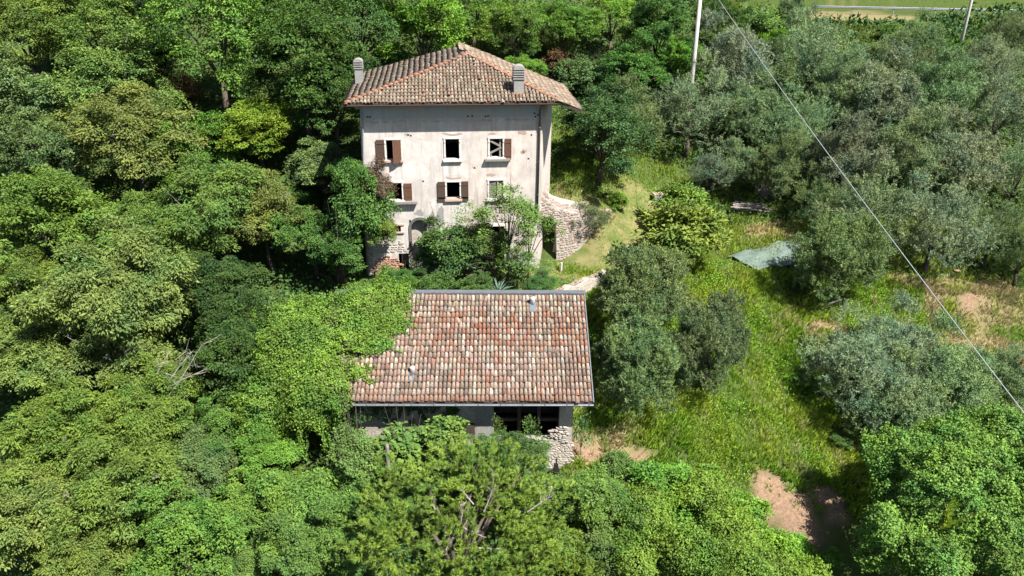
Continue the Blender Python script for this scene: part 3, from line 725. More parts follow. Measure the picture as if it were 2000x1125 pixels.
vent(4.35, 1.55, .42, .12); vent(10.15, 5.75, .46, .13)

# ================================================================== smaller walls and objects
def at_ground(px, py): p = ground_at(px, py); return Vector((p.x, p.y, h(p.x, p.y)))
tw = empty('dry_stone_wall', (2.0, 40.2, -21.4), math.atan2(3.6, 3.9), label='grey dry stone retaining wall at the lawn edge above the barn roof', cat='wall')
mb = MB()
for i in range(16):
    a, b = i*.33, (i+1)*.33; t = lambda x: 1.55+.1*math.sin(x*4); mb.quad((a, 0, -.6), (b, 0, -.6), (b, .12, t(b)), (a, .12, t(a))); mb.quad((a, .12, t(a)), (b, .12, t(b)), (b, .55, t(b)), (a, .55, t(a)))
    mb.quad((b, .55, -.6), (a, .55, -.6), (a, .55, t(a)), (b, .55, t(b)))
mb.build('masonry_core', M_rubble, tw)
stones_on(tw, lambda u, w: ((u, .04+.05*w, w), 0), 0, 5.2, -.3, 1.6, .14, SG, maxn=250)
stones_on(tw, lambda u, w: ((u, .2+w, 1.6), 0), 0, 5.2, 0, .3, .2, SG, maxn=40)

def post(px, py, top, r, name, label, cat, mat, lean=(0, 0), seg=8, arms=None):
    b = at_ground(px, py); t = b+Vector((lean[0], lean[1], top)); mb = MB()
    mb.tube([b-Vector((0, 0, .4)), b.lerp(t, .5), t], [r, r*.85, r*.7], seg); o = mb.build(name, mat, None, True, label=label, cat=cat)
    return o, b, t
# utility poles
pb1 = Vector((13.6, 59.0, 0)); 
def pole(px, py, hgt, r, label):
    p = ground_at(px, py); b = Vector((p.x, p.y, h(p.x, p.y))); root = empty('utility_pole', b, 0, label=label, cat='pole')
    mb = MB(); mb.tube([(0, 0, -.5), (0, 0, hgt*.5), (0, 0, hgt)], [r, r*.82, r*.62], 12); mb.build('shaft', M_poleM, root, True)
    mb = MB(); mb.box(-.5, .5, -.04, .04, hgt-.35, hgt-.25)
    for x in (-.45, .45): mb.tube([(x, 0, hgt-.25), (x, 0, hgt-.08)], .04, 6)
    mb.build('crossarm', M_iron, root); return b+Vector((0, 0, hgt))
T1 = pole(1340, 262, 11.5, .20, 'tall pale pole rising from the olives right of the farmhouse')
T2 = pole(1866, 130, 9.0, .15, 'pale leaning pole near the guardrail at the upper right')
# cable
A = T1; B = ray(2000, 775).normalized()*30; mid = ray(1800, 532).normalized()
B2 = B+(B-A)*.35; mb = MB(); pts = []
for k in range(41):
    t = k/40; p = A.lerp(B2, t); pts.append(p-Vector((0, 0, 1))*(4*.55*t*(1-t)))
mb.tube(pts, .017, 6); mb.build('overhead_cable', M_cable, None, True, label='pale cable running diagonally from the tall pole over the olive grove', cat='cable')
# guardrail
gr = empty('guardrail', (30, 84.6, -9.15), R_(-5), label='grey metal guardrail along the road at the upper right', cat='guardrail')
mb = MB()
for i in range(14):
    a, b = i*2.0, i*2.0+2.0
    pr = [(0, .50), (-.05, .55), (0, .6), (-.05, .65), (0, .70)]
    for k in range(4): mb.quad((a, pr[k][0], pr[k][1]), (b, pr[k][0], pr[k][1]), (b, pr[k+1][0], pr[k+1][1]), (a, pr[k+1][0], pr[k+1][1]))
mb.build('rail', M_zinc, gr)
for i in range(8): mb = MB(); mb.box(i*4-.05, i*4+.05, .02, .12, -.5, .8); mb.build('post', M_pipegrey, gr)
# wooden post left of the barn front, pointed
b = at_ground(760, 985); b2 = Vector((b.x, b.y, b.z))
def post_px(pxb, pyb, pxt, pyt, y, r, mat, name, label, cat):
    rb = ray(pxb, pyb); rt = ray(pxt, pyt); B = rb*(y/rb.y); T = rt*(y/rt.y); g = h(B.x, B.y); d = (T-B)
    base = Vector((B.x-d.x/d.z*(B.z-g), y, g-.3)); mb = MB(); mb.tube([base, T-d*.05, T], [r, r*.95, r*.5], 8); return mb.build(name, mat, None, label=label, cat=cat)
post_px(760, 942, 756, 868, 28.1, .09, M_greywood, 'wooden_post', 'weathered grey wooden post among bushes before the barn', 'post')
# leaning pale pole below the round olive
g1 = at_ground(1588, 604); mb = MB(); mb.tube([g1-Vector((0, 0, .1)), g1+Vector((1.4, -.5, .95))], .05, 8)
mb.build('leaning_pole', M_greywood, None, True, label='pale pole leaning out of the shadow of the round olive', cat='pole')
# green shade cloth
pl_ = [(1418, 502), (1470, 478), (1520, 472), (1562, 466), (1600, 480), (1590, 530), (1530, 528), (1480, 535), (1440, 530)]
c0 = at_ground(1500, 500); N = 26; mb = MB()
corn = [at_ground(*q) for q in ((1420, 506), (1558, 472), (1585, 520), (1478, 534))]
V = []
for j in range(N+1):
    for i in range(N+1):
        s, t = i/N, j/N; p = corn[0].lerp(corn[1], s).lerp(corn[3].lerp(corn[2], s), t)
        V.append((p.x, p.y, max(h(p.x, p.y), p.z-.15)+.16+.07*math.sin(s*11+t*5)*math.sin(t*8+s*3)+.09*abs(mnoise.noise(Vector((p.x*1.3, p.y*3.5, 0))))))
mb.v = V
for j in range(N):
    for i in range(N): k = j*(N+1)+i; mb.f.append((k, k+1, k+N+2, k+N+1)); mb.c.append(None)
mb.build('shade_cloth', M_tarp, None, True, label='grey green shade cloth spread flat over the slope', cat='tarpaulin')
# concrete box by the lawn with orange rim
g = at_ground(1284, 396); mb = MB(); mb.box(-.35, .35, -.3, .3, -.2, .62); bx = empty('stone_trough', g, .15, label='pale square stone block standing at the rear edge of the lawn', cat='block')
mb.build('block', M_concrete, bx); mb = MB(); mb.box(-.38, .38, -.33, .33, .62, .68); mb.build('lid', M_pinkst, bx)
# boulders
for (px, py, s, lb) in ((1186, 416, .28, 'grey boulder behind the round dark shrub on the lawn'), (1140, 402, .32, 'flat grey stone lying on the bank above the ruined arch'), (1868, 533, .22, 'small white stone at the shadow edge of the olive grove')):
    g = at_ground(px, py); o = bpy.data.objects.new('boulder', rnd.choice(SG)); COL.objects.link(o); o.location = g+Vector((0, 0, s*.3)); o.scale = (s, s*.7, s*.6); o.rotation_euler = (.2, .1, rnd.random()*6); tag(o, lb, 'rock')
# little white stake
g = at_ground(1096, 532); mb = MB(); mb.tube([(0, 0, -.1), (0, 0, .55)], .06, 8); mb.tube([(0, 0, .55), (0, 0, .64)], .065, 8)
mb.build('white_stake', M_white, None, loc=g, label='short white stake at the front edge of the lawn', cat='stake')
# timber pile
g = at_ground(1465, 412); tp = empty('timber_pile', g, -.15, label='pile of weathered boards and poles under a grey brush heap', cat='woodpile')
for k in range(16):
    mb = MB(); z = .12+.11*(k//5)+rnd.uniform(0, .04); y = (k % 5)*.22-.4+rnd.uniform(-.05, .05); L = rnd.uniform(1.6, 2.4)
    mb.box(-L/2, L/2, -.06, .06, -.03, .03); o = mb.build('board', M_deadwood if k % 3 else M_greywood, tp); o.location = (rnd.uniform(-.3, .3), y, z); o.rotation_euler = (rnd.uniform(-.15, .15), rnd.uniform(-.08, .08), rnd.uniform(-.25, .25))
g = at_ground(1588, 412); tp = empty('plank_heap', g, .5, label='small heap of tan planks at the shaded foot of the grove', cat='planks')
for k in range(7):
    mb = MB(); mb.box(-.75, .75, -.09, .09, -.025, .025); o = mb.build('board', M_deadwood, tp); o.location = (rnd.uniform(-.3, .3), rnd.uniform(-.3, .3), .15+.06*k); o.rotation_euler = (rnd.uniform(-.2, .2), rnd.uniform(-.1, .1), rnd.uniform(-.4, .4))
# rubble scattered at the barn foot
rh = empty('rubble_heap', at_ground(1040, 1005), 0, label='pale rubble stones fallen at the foot of the barn front corner', cat='rubble')
for k, (px, py) in enumerate([(1035, 1000), (1050, 1008), (1022, 1012), (1042, 1018), (1060, 1000), (1010, 1005), (1062, 968), (1075, 955)]):
    g = at_ground(px, py); o = bpy.data.objects.new('stone', rnd.choice(SW)); COL.objects.link(o); o.parent = rh; q = rnd.uniform(.15, .3); o.location = g-rh.location+Vector((0, 0, q*.2)); o.scale = (q, q*.8, q*.6); o.rotation_euler = (.3, .2, rnd.random()*6)
# rusty iron frame at the barn corner
Rr = ray(1086, 918); p = Rr*(30.9/Rr.y); g = h(p.x, p.y); mb = MB()
for a, b in (((-.15, 0, -.4), (0, 0, .5)), ((.2, .1, -.4), (0, 0, .5)), ((-.35, .05, -.1), (.3, .05, 0)), ((0, 0, .5), (.02, 0, .75)), ((-.1, 0, .1), (-.35, -.1, -.2))): mb.tube([a, b], .03, 5)
mb.box(-.12, .1, -.05, .05, -.1, .38)
mb.build('iron_stand', M_iron, None, loc=(p.x, p.y, max(g, p.z)), label='dark rusty iron stand leaning by the barn front corner', cat='stand')

# ================================================================== VEGETATION
def unit(a): return a/np.maximum(np.linalg.norm(a, axis=-1, keepdims=True), 1e-9)
def leafgeo(rs, Pp, D, Nn, L, Wd, fold=.25):
    "rhombic folded leaves: positions, growth dirs, normals, lengths, widths"
    D = unit(D); S = unit(np.cross(D, Nn)); Nn = np.cross(S, D)
    L = L[:, None]; Wd = Wd[:, None]
    m = Pp + D*L*.42
    V = np.stack([Pp, m + S*Wd/2 + Nn*Wd*fold, Pp + D*L, m - S*Wd/2 + Nn*Wd*fold], 1)
    return V.reshape(-1, 3)
def quads(n): return np.arange(n*4).reshape(n, 4)
def fib(n, zmin=-.45):
    i = np.arange(n)+.5; z = 1-(1-zmin)*i/n; a = i*2.39996; r = np.sqrt(1-z*z); return np.stack([r*np.cos(a), r*np.sin(a), z], 1)
def crown(seed, R, nl, nc, nf, lr, cr, L, W_, flat=.55, droop=.35, zmin=-.45, shoot=0.0, star=False, flowers=0, squash=1.0, mat=None, gap=.15):
    rs = np.random.RandomState(seed)
    lob = fib(nl, zmin); lob = unit(lob + rs.normal(0, .18, lob.shape))
    rad = R*(.64+rs.uniform(-gap*1.5, gap*1.2, nl)); LC = lob*rad[:, None]*(1+.22*np.sin(lob[:, :1]*3.1+seed)+.16*np.sin(lob[:, 1:2]*4.3+seed*2.1)); LC[:, 2] *= squash
    lrs = R*lr*rs.uniform(.55, 1.25, nl)
    # clumps
    cd_ = unit(rs.normal(0, 1, (nl, nc, 3)) + lob[:, None]*.9 + np.array([0, 0, .45]))
    CC = LC[:, None] + cd_*lrs[:, None, None]*rs.uniform(.65, 1.35, (nl, nc, 1)); vis = rs.uniform(0, 1, (nl, nc))
    CC = CC.reshape(-1, 3); cdir = cd_.reshape(-1, 3); n = len(CC)
    if shoot > 0:
        sd_ = unit(cdir*.55 + np.array([0, 0, .9]) + rs.normal(0, .35, (n, 3)))
        t = rs.uniform(0, 1, (n, nf, 1)); sl = shoot*rs.uniform(.5, 1.3, (n, 1, 1))
        bend = np.array([0, 0, -.35])*t*t*sl*rs.uniform(-.3, 1.6, (n, 1, 1))
        Pp = CC[:, None] + sd_[:, None]*(t-.25)*sl + bend + rs.normal(0, cr, (n, nf, 3))*(1.1-t*.6)
        D = sd_[:, None]*.7 + rs.normal(0, .6, (n, nf, 3)); Nn = unit(cdir[:, None]*.5+np.array([0, 0, .6])+rs.normal(0, .6, (n, nf, 3)))
    else:
        off = rs.normal(0, 1, (n, nf, 3)); off = off/np.maximum(1, np.linalg.norm(off, axis=-1, keepdims=True)/1.7)
        off[..., 2] *= flat; tilt = cdir[:, None]
        Pp = CC[:, None] + off*cr - np.array([0, 0, 1])*(off[..., :1]**2+off[..., 1:2]**2)*cr*droop*.6
        D = off*np.array([1, 1, .3]) + tilt*.5 + np.array([0, 0, -droop]) + rs.normal(0, .35, off.shape)
        Nn = np.array([0, 0, 1.0]) + tilt*.45 + rs.normal(0, .38, off.shape)
    Pp = Pp.reshape(-1, 3); D = D.reshape(-1, 3); Nn = Nn.reshape(-1, 3); m = len(Pp)
    Ls = L*rs.uniform(.6, 1.3, m)*np.repeat(rs.uniform(.75, 1.25, n), nf); V = leafgeo(rs, Pp, D, Nn, Ls, Ls*W_)
    # var: lobes, clumps and leaves each vary
    v = (np.repeat(rs.uniform(0, 1, nl), nc*nf)*.25 + np.repeat(rs.uniform(0, 1, n), nf)*.35 + rs.uniform(0, 1, m)*.4)
    me = npmesh('crown', V, quads(m), mat or M_leaf, False, {'v': ('FLOAT', 'FACE', v)})
    return me, LC, lrs
def trunkmesh(seed, R, k, LC, r0, lean=.1, stems=1, nl=8):
    rs = random.Random(seed); mb = MB(); base = -k*R
    for s in range(stems):
        a = rs.uniform(0, 6.28); f = Vector((math.cos(a)*.12*s*R, math.sin(a)*.12*s*R, base-.35)); fork = Vector((rs.uniform(-lean, lean)*R, rs.uniform(-lean, lean)*R, base+(k-.55)*R*.8))
        mb.tube([f, f.lerp(fork, .5)+Vector((rs.uniform(-.06, .06)*R, rs.uniform(-.06, .06)*R, 0)), fork], [r0*1.25, r0, r0*.8], 7)
        for j in range(nl):
            c = Vector(LC[(j*len(LC)//nl+s) % len(LC)]); m = fork.lerp(c, .5)+Vector((0, 0, .08*R)); mb.tube([fork, m, c*1.05], [r0*.5, r0*.32, r0*.1], 5)
    return mb.mesh('trunk', M_bark, True)

PROTO = {}
def proto(kind, R, k, specs, r0, mat=None, stems=1):
    L = []
    for i, sp in enumerate(specs):
        me, LC, _ = crown(100+len(PROTO)*17+i, R, mat=mat, **sp); L.append((me, trunkmesh(i+5, R, k, LC, r0, stems=stems)))
    PROTO[kind] = (R, k, L)
ch = dict(nl=30, nc=26, nf=46, lr=.27, cr=.19, L=.165, W_=.38, flat=.45, droop=.5, gap=.2)
proto('chestnut', 3.2, 1.55, [ch, dict(ch, nl=38, lr=.23, gap=.24), dict(ch, nl=24, lr=.3)], .17)
br = dict(nl=28, nc=26, nf=44, lr=.28, cr=.17, L=.125, W_=.58, flat=.4, droop=.35, gap=.2)
proto('broad', 2.8, 1.5, [br, dict(br, nl=36, lr=.24, gap=.25), dict(br, nl=22, lr=.32)], .14)
ol = dict(nl=30, nc=44, nf=46, lr=.31, cr=.055, L=.10, W_=.27, shoot=.6, zmin=-.55, gap=.19)
proto('olive', 2.3, 1.15, [ol, dict(ol, nl=38, lr=.26), dict(ol, nl=24, lr=.36, squash=1.1)], .15, M_olive)
proto('denseolive', 2.3, 1.1, [dict(ol, nl=44, lr=.27, gap=.07, nc=48, shoot=.42), dict(ol, nl=50, lr=.25, gap=.08, nc=44, shoot=.42)], .15, M_olive)
bs = dict(nl=20, nc=20, nf=34, lr=.36, cr=.10, L=.085, W_=.6, flat=.6, droop=.25, zmin=-.2, gap=.22)
proto('bush', 1.25, .55, [bs, dict(bs, nl=24, lr=.3)], .04, None, 3)
proto('bigleaf', 1.9, 1.25, [dict(nl=22, nc=12, nf=22, lr=.34, cr=.22, L=.26, W_=.5, flat=.6, droop=.15)], .09)
proto('fig', 1.3, .9, [dict(nl=18, nc=8, nf=14, lr=.36, cr=.2, L=.24, W_=.85, flat=.4, droop=.3, zmin=-.1)], .05, None, 3)
proto('pinnate', 2.0, 1.4, [dict(nl=20, nc=12, nf=46, lr=.32, cr=.27, L=.2, W_=.26, flat=.22, droop=.5)], .1)
proto('sparse', 1.6, 1.3, [dict(nl=17, nc=12, nf=26, lr=.31, cr=.13, L=.12, W_=.5, flat=.6, droop=.2, gap=.25)], .07)
proto('shoot', .5, 1.2, [dict(nl=9, nc=5, nf=10, lr=.4, cr=.10, L=.10, W_=.5, flat=.8, droop=.1, gap=.25)], .02)
proto('broom', 1.3, .5, [dict(nl=18, nc=24, nf=26, lr=.34, cr=.03, L=.10, W_=.12, shoot=.75, zmin=-.1)], .04, M_olive, 3)
proto('finebush', 1.1, .6, [dict(nl=20, nc=26, nf=36, lr=.34, cr=.04, L=.06, W_=.3, shoot=.35, zmin=-.25)], .05, M_olive, 3)

NAMES = {'shoot': 'elm_shoot', 'denseolive': 'olive_tree', 'chestnut': 'chestnut_tree', 'broad': 'broadleaf_tree', 'olive': 'olive_tree', 'bush': 'bush', 'bigleaf': 'magnolia_tree', 'fig': 'fig_bush', 'pinnate': 'walnut_tree',
         'sparse': 'fruit_tree', 'broom': 'broom_bush', 'finebush': 'shrub'}
CATS = {'shoot': 'shoot', 'denseolive': 'olive tree', 'chestnut': 'tree', 'broad': 'tree', 'olive': 'olive tree', 'bush': 'bush', 'bigleaf': 'tree', 'fig': 'bush', 'pinnate': 'tree', 'sparse': 'tree', 'broom': 'bush', 'finebush': 'shrub'}
TREES = []
def plant(kind, px, py, rpx, tint, label, az=1.0, name=None, cat=None, group=None, var=None, dy=None, kk=None):
    R, k, L = PROTO[kind]; k0 = k; r = ray(px, py); t = 12.0
    if kind in ('chestnut', 'broad') and dy is None: rpx *= 1.1; az = az*rnd.uniform(.85, 1.12)
    if kk: k = kk
    while t < 170:
        p = r*t; rm = rpx*t/FPX
        if p.z - h(p.x, p.y) <= k*rm*az: break
        t += .1
    if dy is not None:                                   # fixed depth: stands where the building leaves room
        t = dy/r.y; p = r*t; rm = rpx*t/FPX
    s = rm/R; g = h(p.x, p.y); hc = p.z-g
    root = empty(name or NAMES[kind], (p.x, p.y, g), 0, label=label, cat=cat or CATS[kind], group=group)
    i = rnd.randrange(len(L)) if var is None else var % len(L); a = rnd.uniform(0, 6.28)
    tint = tuple(q*rnd.uniform(.93, 1.07) for q in tint)
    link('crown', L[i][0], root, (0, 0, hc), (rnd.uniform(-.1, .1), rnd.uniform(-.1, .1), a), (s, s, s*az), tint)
    if cat != 'creeper' and 'shoot' not in (name or '') and not (dy and hc > 3.2*rm): link('trunk', L[i][1], root, (0, 0, hc), (0, 0, a), (s, s, hc/(k0*R)), None)
    TREES.append((p.x, p.y, rm)); return root
# base tints (real-world leaf albedo)
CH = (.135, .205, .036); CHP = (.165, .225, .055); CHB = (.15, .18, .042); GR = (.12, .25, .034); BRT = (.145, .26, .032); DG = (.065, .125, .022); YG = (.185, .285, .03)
OL = (.185, .265, .11); OLG = (.215, .285, .15); OLD = (.14, .205, .068); BLG = (.115, .175, .06); BRO = (.17, .10, .05)
fg = 'chestnut trees of the wooded slope'
pl = [
 ('chestnut', 55, 50, 105, CH, 'olive green chestnut crown filling the top left corner'),
 ('chestnut', 185, 55, 95, CH, 'chestnut at the top edge just left of the black forest gap'),
 ('broad', 280, 25, 62, (.03, .06, .016), 'tree with shade put into its leaf tint inside the black forest gap at the top'),  # near-black tint here and on the next tree paints the gap's shade
 ('broad', 300, 120, 45, (.03, .06, .016), 'small tree with shade put into its leaf tint at the foot of the black forest gap'),
 ('broad', 130, -10, 60, CH, 'green tree cut by the top edge behind the corner chestnuts'),
 ('broad', 520, 5, 60, GR, 'green tree cut by the top edge above the hornbeams'),
 ('broad', 60, 215, 95, BLG, 'blue green mixed crown at the left edge below the corner chestnut'),
 ('broad', 225, 165, 95, (.15, .22, .05), 'bright yellow green rounded crown below the black forest gap'),
 ('broad', 430, 60, 110, GR, 'fresh green hornbeam right of the black forest gap at the top'),
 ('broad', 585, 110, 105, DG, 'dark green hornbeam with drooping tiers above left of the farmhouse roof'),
 ('broad', 700, 40, 90, (.07, .15, .035), 'deep green hornbeam at the top edge above the left chimney'),
 ('broad', 820, 55, 90, BRT, 'bright green tree at the top edge behind the farmhouse roof left slope'),
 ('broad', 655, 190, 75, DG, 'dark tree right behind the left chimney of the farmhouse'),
 ('broad', 500, 250, 84, YG, 'yellow green lit tree left of the farmhouse, the most yellow in the wood'),
 ('bush', 345, 185, 42, BRO, 'brownish bush tucked between the green crowns at the upper left'),
 ('chestnut', 255, 270, 115, CHB, 'wide olive brown chestnut crown in the upper left wood'),
 ('broad', 85, 330, 80, BLG, 'dark bluish crown at the left edge between two chestnuts'),
 ('chestnut', 95, 430, 118, CH, 'large yellow green chestnut at the left edge beside the dark hollow'),
 ('broad', 375, 300, 70, GR, 'green crown between the brown chestnut and the yellow tree'),
 ('chestnut', 420, 400, 105, (.11, .20, .04), 'chestnut with bright green crest in the middle of the left wood'),
 ('chestnut', 330, 470, 85, CH, 'chestnut with layered boughs left of the shaded hollow'),
 ('chestnut', 520, 415, 75, CHB, 'russet tinged chestnut near the shaded farmhouse corner'),
 ('broad', 630, 330, 75, OLD, 'dark dense evergreen beside the farmhouse left wall'),
 ('chestnut', 205, 600, 125, CHP, 'pale chestnut crown in the centre of the left wood'),
 ('chestnut', 50, 570, 80, CH, 'chestnut at the left edge below the dark hollow'),
 ('finebush', 275, 500, 45, (.10, .19, .12), 'small blue green conifer between the pale chestnuts'),
 ('chestnut', 60, 700, 100, CHP, 'pale chestnut at the left edge at mid height'),
 ('chestnut', 250, 690, 85, CHP, 'chestnut above the bare forked branches'),
 ('chestnut', 270, 815, 90, CH, 'chestnut just below the bare forked branches'),
 ('chestnut', 110, 860, 115, CH, 'big chestnut at the lower left under the pale crowns'),
 ('chestnut', 60, 1020, 105, CHP, 'chestnut near the bottom left corner'),
 ('chestnut', 255, 960, 115, CH, 'broad chestnut crown in the lower left wood'),
 ('chestnut', 170, 1090, 90, CH, 'chestnut cut by the bottom edge near the left corner'),
 ('broad', 370, 1060, 100, (.12, .21, .036), 'green tree cut by the bottom edge left of the walnut'),
 ('broad', 395, 900, 75, (.115, .185, .05), 'mid green tree beside the lower chestnuts'),
 ('broad', 450, 830, 60, (.115, .2, .038), 'small green tree under the shaded hollow'),
 ('broad', 515, 870, 66, GR, 'fresh green tree left of the fallen gutter pipe'),
 ('broad', 500, 1000, 80, (.14, .235, .038), 'green tree between the walnut and the lower chestnuts'),
 ('pinnate', 620, 985, 72, (.16, .29, .05), 'bright walnut with long leaflets left of the big pine'),
 ('broad', 600, 1090, 75, (.12, .21, .04), 'tree cut by the bottom edge under the bright walnut'),
 ('broad', 470, 1110, 60, (.12, .20, .045), 'small grey green tree at the bottom edge'),
 ('broad', 455, 690, 85, (.048, .092, .02), 'tree tinted with the shade of the hollow left of the vine mound'),  # hollow's shade is put into the leaf tint of this tree and the next
 ('broad', 430, 560, 80, (.048, .092, .02), 'upper tree tinted with the shade of the hollow beside the chestnuts'),
 ('broad', 610, 455, 62, (.09, .19, .04), 'green tree between the vine mound and the farmhouse creeper'),
 ('broad', 585, 395, 50, (.08, .17, .035), 'small green tree left of the farmhouse creeper'),
 ('broad', 700, 1010, 80, (.12, .22, .045), 'yellow green tree touching the left side of the big pine'),
 ('bush', 745, 1090, 60, (.09, .17, .05), 'shaded bush under the left side of the big pine'),
 ('broad', 1140, 1000, 85, (.12, .19, .04), 'olive green tree between the big pine and the bright thicket'),
 ('broad', 1190, 1090, 70, (.10, .17, .045), 'tree cut by the bottom edge right of the big pine'),
 ('bush', 1290, 985, 85, (.12, .25, .03), 'bright green thicket bush below the grass slope'),
 ('bush', 1390, 1020, 80, (.125, .26, .03), 'bright thicket bush left of the bare red soil'),
 ('bush', 1320, 1090, 80, (.14, .24, .04), 'thicket bush at the bottom edge below the bright bushes'),
 ('bush', 1470, 1080, 75, (.15, .30, .03), 'yellow green bush at the bottom edge under the bare red soil'),
 ('bush', 1560, 1115, 60, (.15, .30, .03), 'lowest yellow green bush beside the dark shade at the bottom'),
 ('bush', 1210, 940, 50, (.10, .19, .04), 'low bush right of the barn front corner'),
]
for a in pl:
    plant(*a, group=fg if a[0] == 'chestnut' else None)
ogr = 'olive trees of the grove'
olv = [
 (1215, 235, 65, OLD, 'olive right behind the walnut beside the farmhouse'), (1345, 225, 72, OLG, 'silvery olive in front of the tall pale pole'),
 (1435, 130, 80, OLG, 'tall narrow silvery olive under the diagonal cable at the top'), (1470, 230, 65, OL, 'olive beneath the cable right of the silvery pair'),
 (1590, 122, 74, OLG, 'grey olive below the left end of the guardrail'), (1640, 190, 68, OL, 'olive in the second row below the guardrail'),
 (1725, 120, 46, OL, 'small olive standing by the gap in the guardrail shrubs'), (1805, 82, 42, OL, 'olive right in front of the guardrail beside the leaning pole'),
 (1930, 135, 56, OLG, 'grey olive right of the pale leaning pole'), (1975, 75, 46, OLD, 'olive in the upper right corner'),
 (1550, 260, 70, OL, 'olive just right of the cable in the upper grove'), (1725, 205, 78, OLG, 'silvery olive in the middle of the upper grove'),
 (1830, 190, 75, OL, 'olive below the leaning pole in the upper grove'), (1950, 220, 72, OLG, 'silvery olive at the right edge of the upper grove'),
 (1640, 320, 80, (.15, .185, .11), 'round pale olive in the heart of the grove'), (1760, 310, 82, OL, 'broad olive right of the round pale one'),
 (1880, 330, 82, OLG, 'large silvery olive at the right of the grove'), (1980, 350, 60, OL, 'olive cut by the right edge of the grove'),
 (1520, 335, 62, OLD, 'dark olive beneath the cable near the brush heap'), (1700, 430, 80, OL, 'lower olive of the grove above the grass bank'),
 (1830, 450, 82, OLG, 'large lower olive overhanging the dry grass bank'), (1940, 460, 62, OLD, 'darkish olive at the lower right of the grove'),
 (1450, 325, 45, OL, 'small olive between the open lawn tree and the dark grove'), (1610, 400, 50, OLD, 'shaded olive above the plank heap'),
 (1545, 30, 42, OL, 'olive at the top edge beside the cable'), (1780, 145, 48, OLD, 'small dark olive behind the leaning pole row'),
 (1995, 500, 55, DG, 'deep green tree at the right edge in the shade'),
]
for px, py, r, t, lb in olv: plant('olive', px, py, r, t, lb, group=ogr)
for px, py, r, t, lb, az in [(1262, 572, 100, OLD, 'big dome shaped olive above the barn right corner', 1.0), (1240, 705, 98, OLD, 'dense olive hanging over the barn right verge', 1.1),
   (1383, 672, 80, (.125, .18, .065), 'dense dark olive right of the pair beside the barn', 1.3), (1640, 502, 84, OLD, 'round solitary olive by the green shade cloth', 1.1),
   (1665, 730, 88, OLG, 'olive at the left end of the lower right clump', 1.0), (1755, 700, 84, OLG, 'silvery olive at the top of the lower right clump', 1.0),
   (1860, 755, 95, OL, 'olive in the lower right clump under the cable', 1.0), (1955, 745, 66, OL, 'small olive at the right edge under the cable', 1.0),
   (1770, 815, 92, OL, 'grey olive sinking into the ivy at the lower right', 1.0), (1910, 840, 75, OL, 'olive overgrown by ivy near the right edge', .9)]:
    plant('denseolive' if px < 1650 else 'olive', px, py, r, t, lb, az, group='olive trees around the grass slope', kk=1.0)
# top centre scrub
for kd, px, py, r, t, lb in [('broad', 930, 20, 60, BRT, 'bright green tree at the top edge left of the yellow broom'), ('broom', 955, 92, 46, (.17, .20, .035), 'yellow flowering broom directly behind the roof ridge'),
   ('broom', 1080, 95, 42, (.16, .20, .035), 'smaller yellow broom right of the ridge broom'), ('broad', 1100, 45, 60, GR, 'green tree at the top edge above the brooms'), ('broad', 1200, 35, 60, BRT, 'leafy green tree at the top edge right of the brooms'),
   ('broad', 1290, 60, 65, (.075, .17, .035), 'green tree left of the tall pale pole'), ('bush', 1130, 165, 50, BLG, 'pale green bush behind the farmhouse right roof slope'), ('broad', 1030, 140, 42, GR, 'small tree behind the roof right of the ridge'),
   ('broad', 1240, 140, 60, (.09, .19, .04), 'green tree left of the silvery olives'), ('broom', 1195, 130, 40, (.10, .14, .05), 'feathery dull green broom among the trees'), ('bush', 1085, 140, 36, BRO, 'brown dried bush behind the right roof slope'),
   ('bush', 1270, 10, 40, (.2, .2, .06), 'yellowish bush at the top edge'), ('broad', 1400, 40, 55, DG, 'dark tree behind the tall pale pole'), ('broad', 1320, 130, 48, GR, 'green tree right behind the tall pale pole'),
   ('bush', 1500, 60, 45, (.16, .26, .06), 'light green bush with reddish leaves below the cable start'), ('bush', 1520, 95, 38, (.16, .30, .03), 'vivid green bush left of the grey grove olives'), ('bush', 1740, 72, 26, (.14, .25, .05), 'bright green bush under the guardrail'),
   ('bush', 1870, 110, 34, (.14, .25, .04), 'green bush at the leaning pole foot'), ('broad', 1000, 60, 50, (.13, .22, .04), 'light tree between the two brooms')]:
    plant(kd, px, py, r, t, lb)
# near the farmhouse
plant('broad', 1172, 268, 92, (.065, .135, .04), 'dark leafy walnut standing right of the farmhouse', 1.0, name='walnut_tree', var=0, kk=1.05)
plant('bigleaf', 1335, 455, 72, (.16, .22, .035), 'large leaved magnolia at the right end of the lawn', .9)
plant('bigleaf', 1330, 400, 48, (.14, .22, .035), 'upper shoot crown of the lawn magnolia', .9)
plant('olive', 1392, 340, 45, (.15, .19, .11), 'small airy olive with visible trunk behind the lawn', .8, kk=1.5, var=2, group=None)
plant('finebush', 1152, 432, 38, (.12, .14, .06), 'round dark grey green shrub at the ruined arch', .85)
plant('bush', 1205, 395, 26, BRT, 'bright green weeds bush behind the round shrub', .8)
plant('sparse', 990, 420, 68, (.12, .21, .04), 'fruit tree in front of the farmhouse door', .85, dy=42.3, var=0)
plant('sparse', 1035, 460, 48, (.12, .21, .045), 'right hand fruit tree at the farmhouse corner', 1.1, dy=42.6)
plant('sparse', 1010, 515, 52, (.12, .21, .045), 'low fruit tree before the dark door', .7, dy=41.8)
plant('bush', 880, 500, 66, (.095, .165, .04), 'large bush in the middle of the farmhouse front', 1.0, dy=42.0)
plant('bush', 838, 512, 32, (.11, .18, .04), 'bush covering the lower part of the arched portal', .9, dy=42.6)
plant('bush', 765, 545, 26, (.09, .17, .035), 'low leafy bush at the brick patch of the farmhouse foot', .9, dy=42.4)
plant('bush', 940, 480, 45, (.11, .18, .04), 'bush left of the dark doorway', .9, dy=42.4)
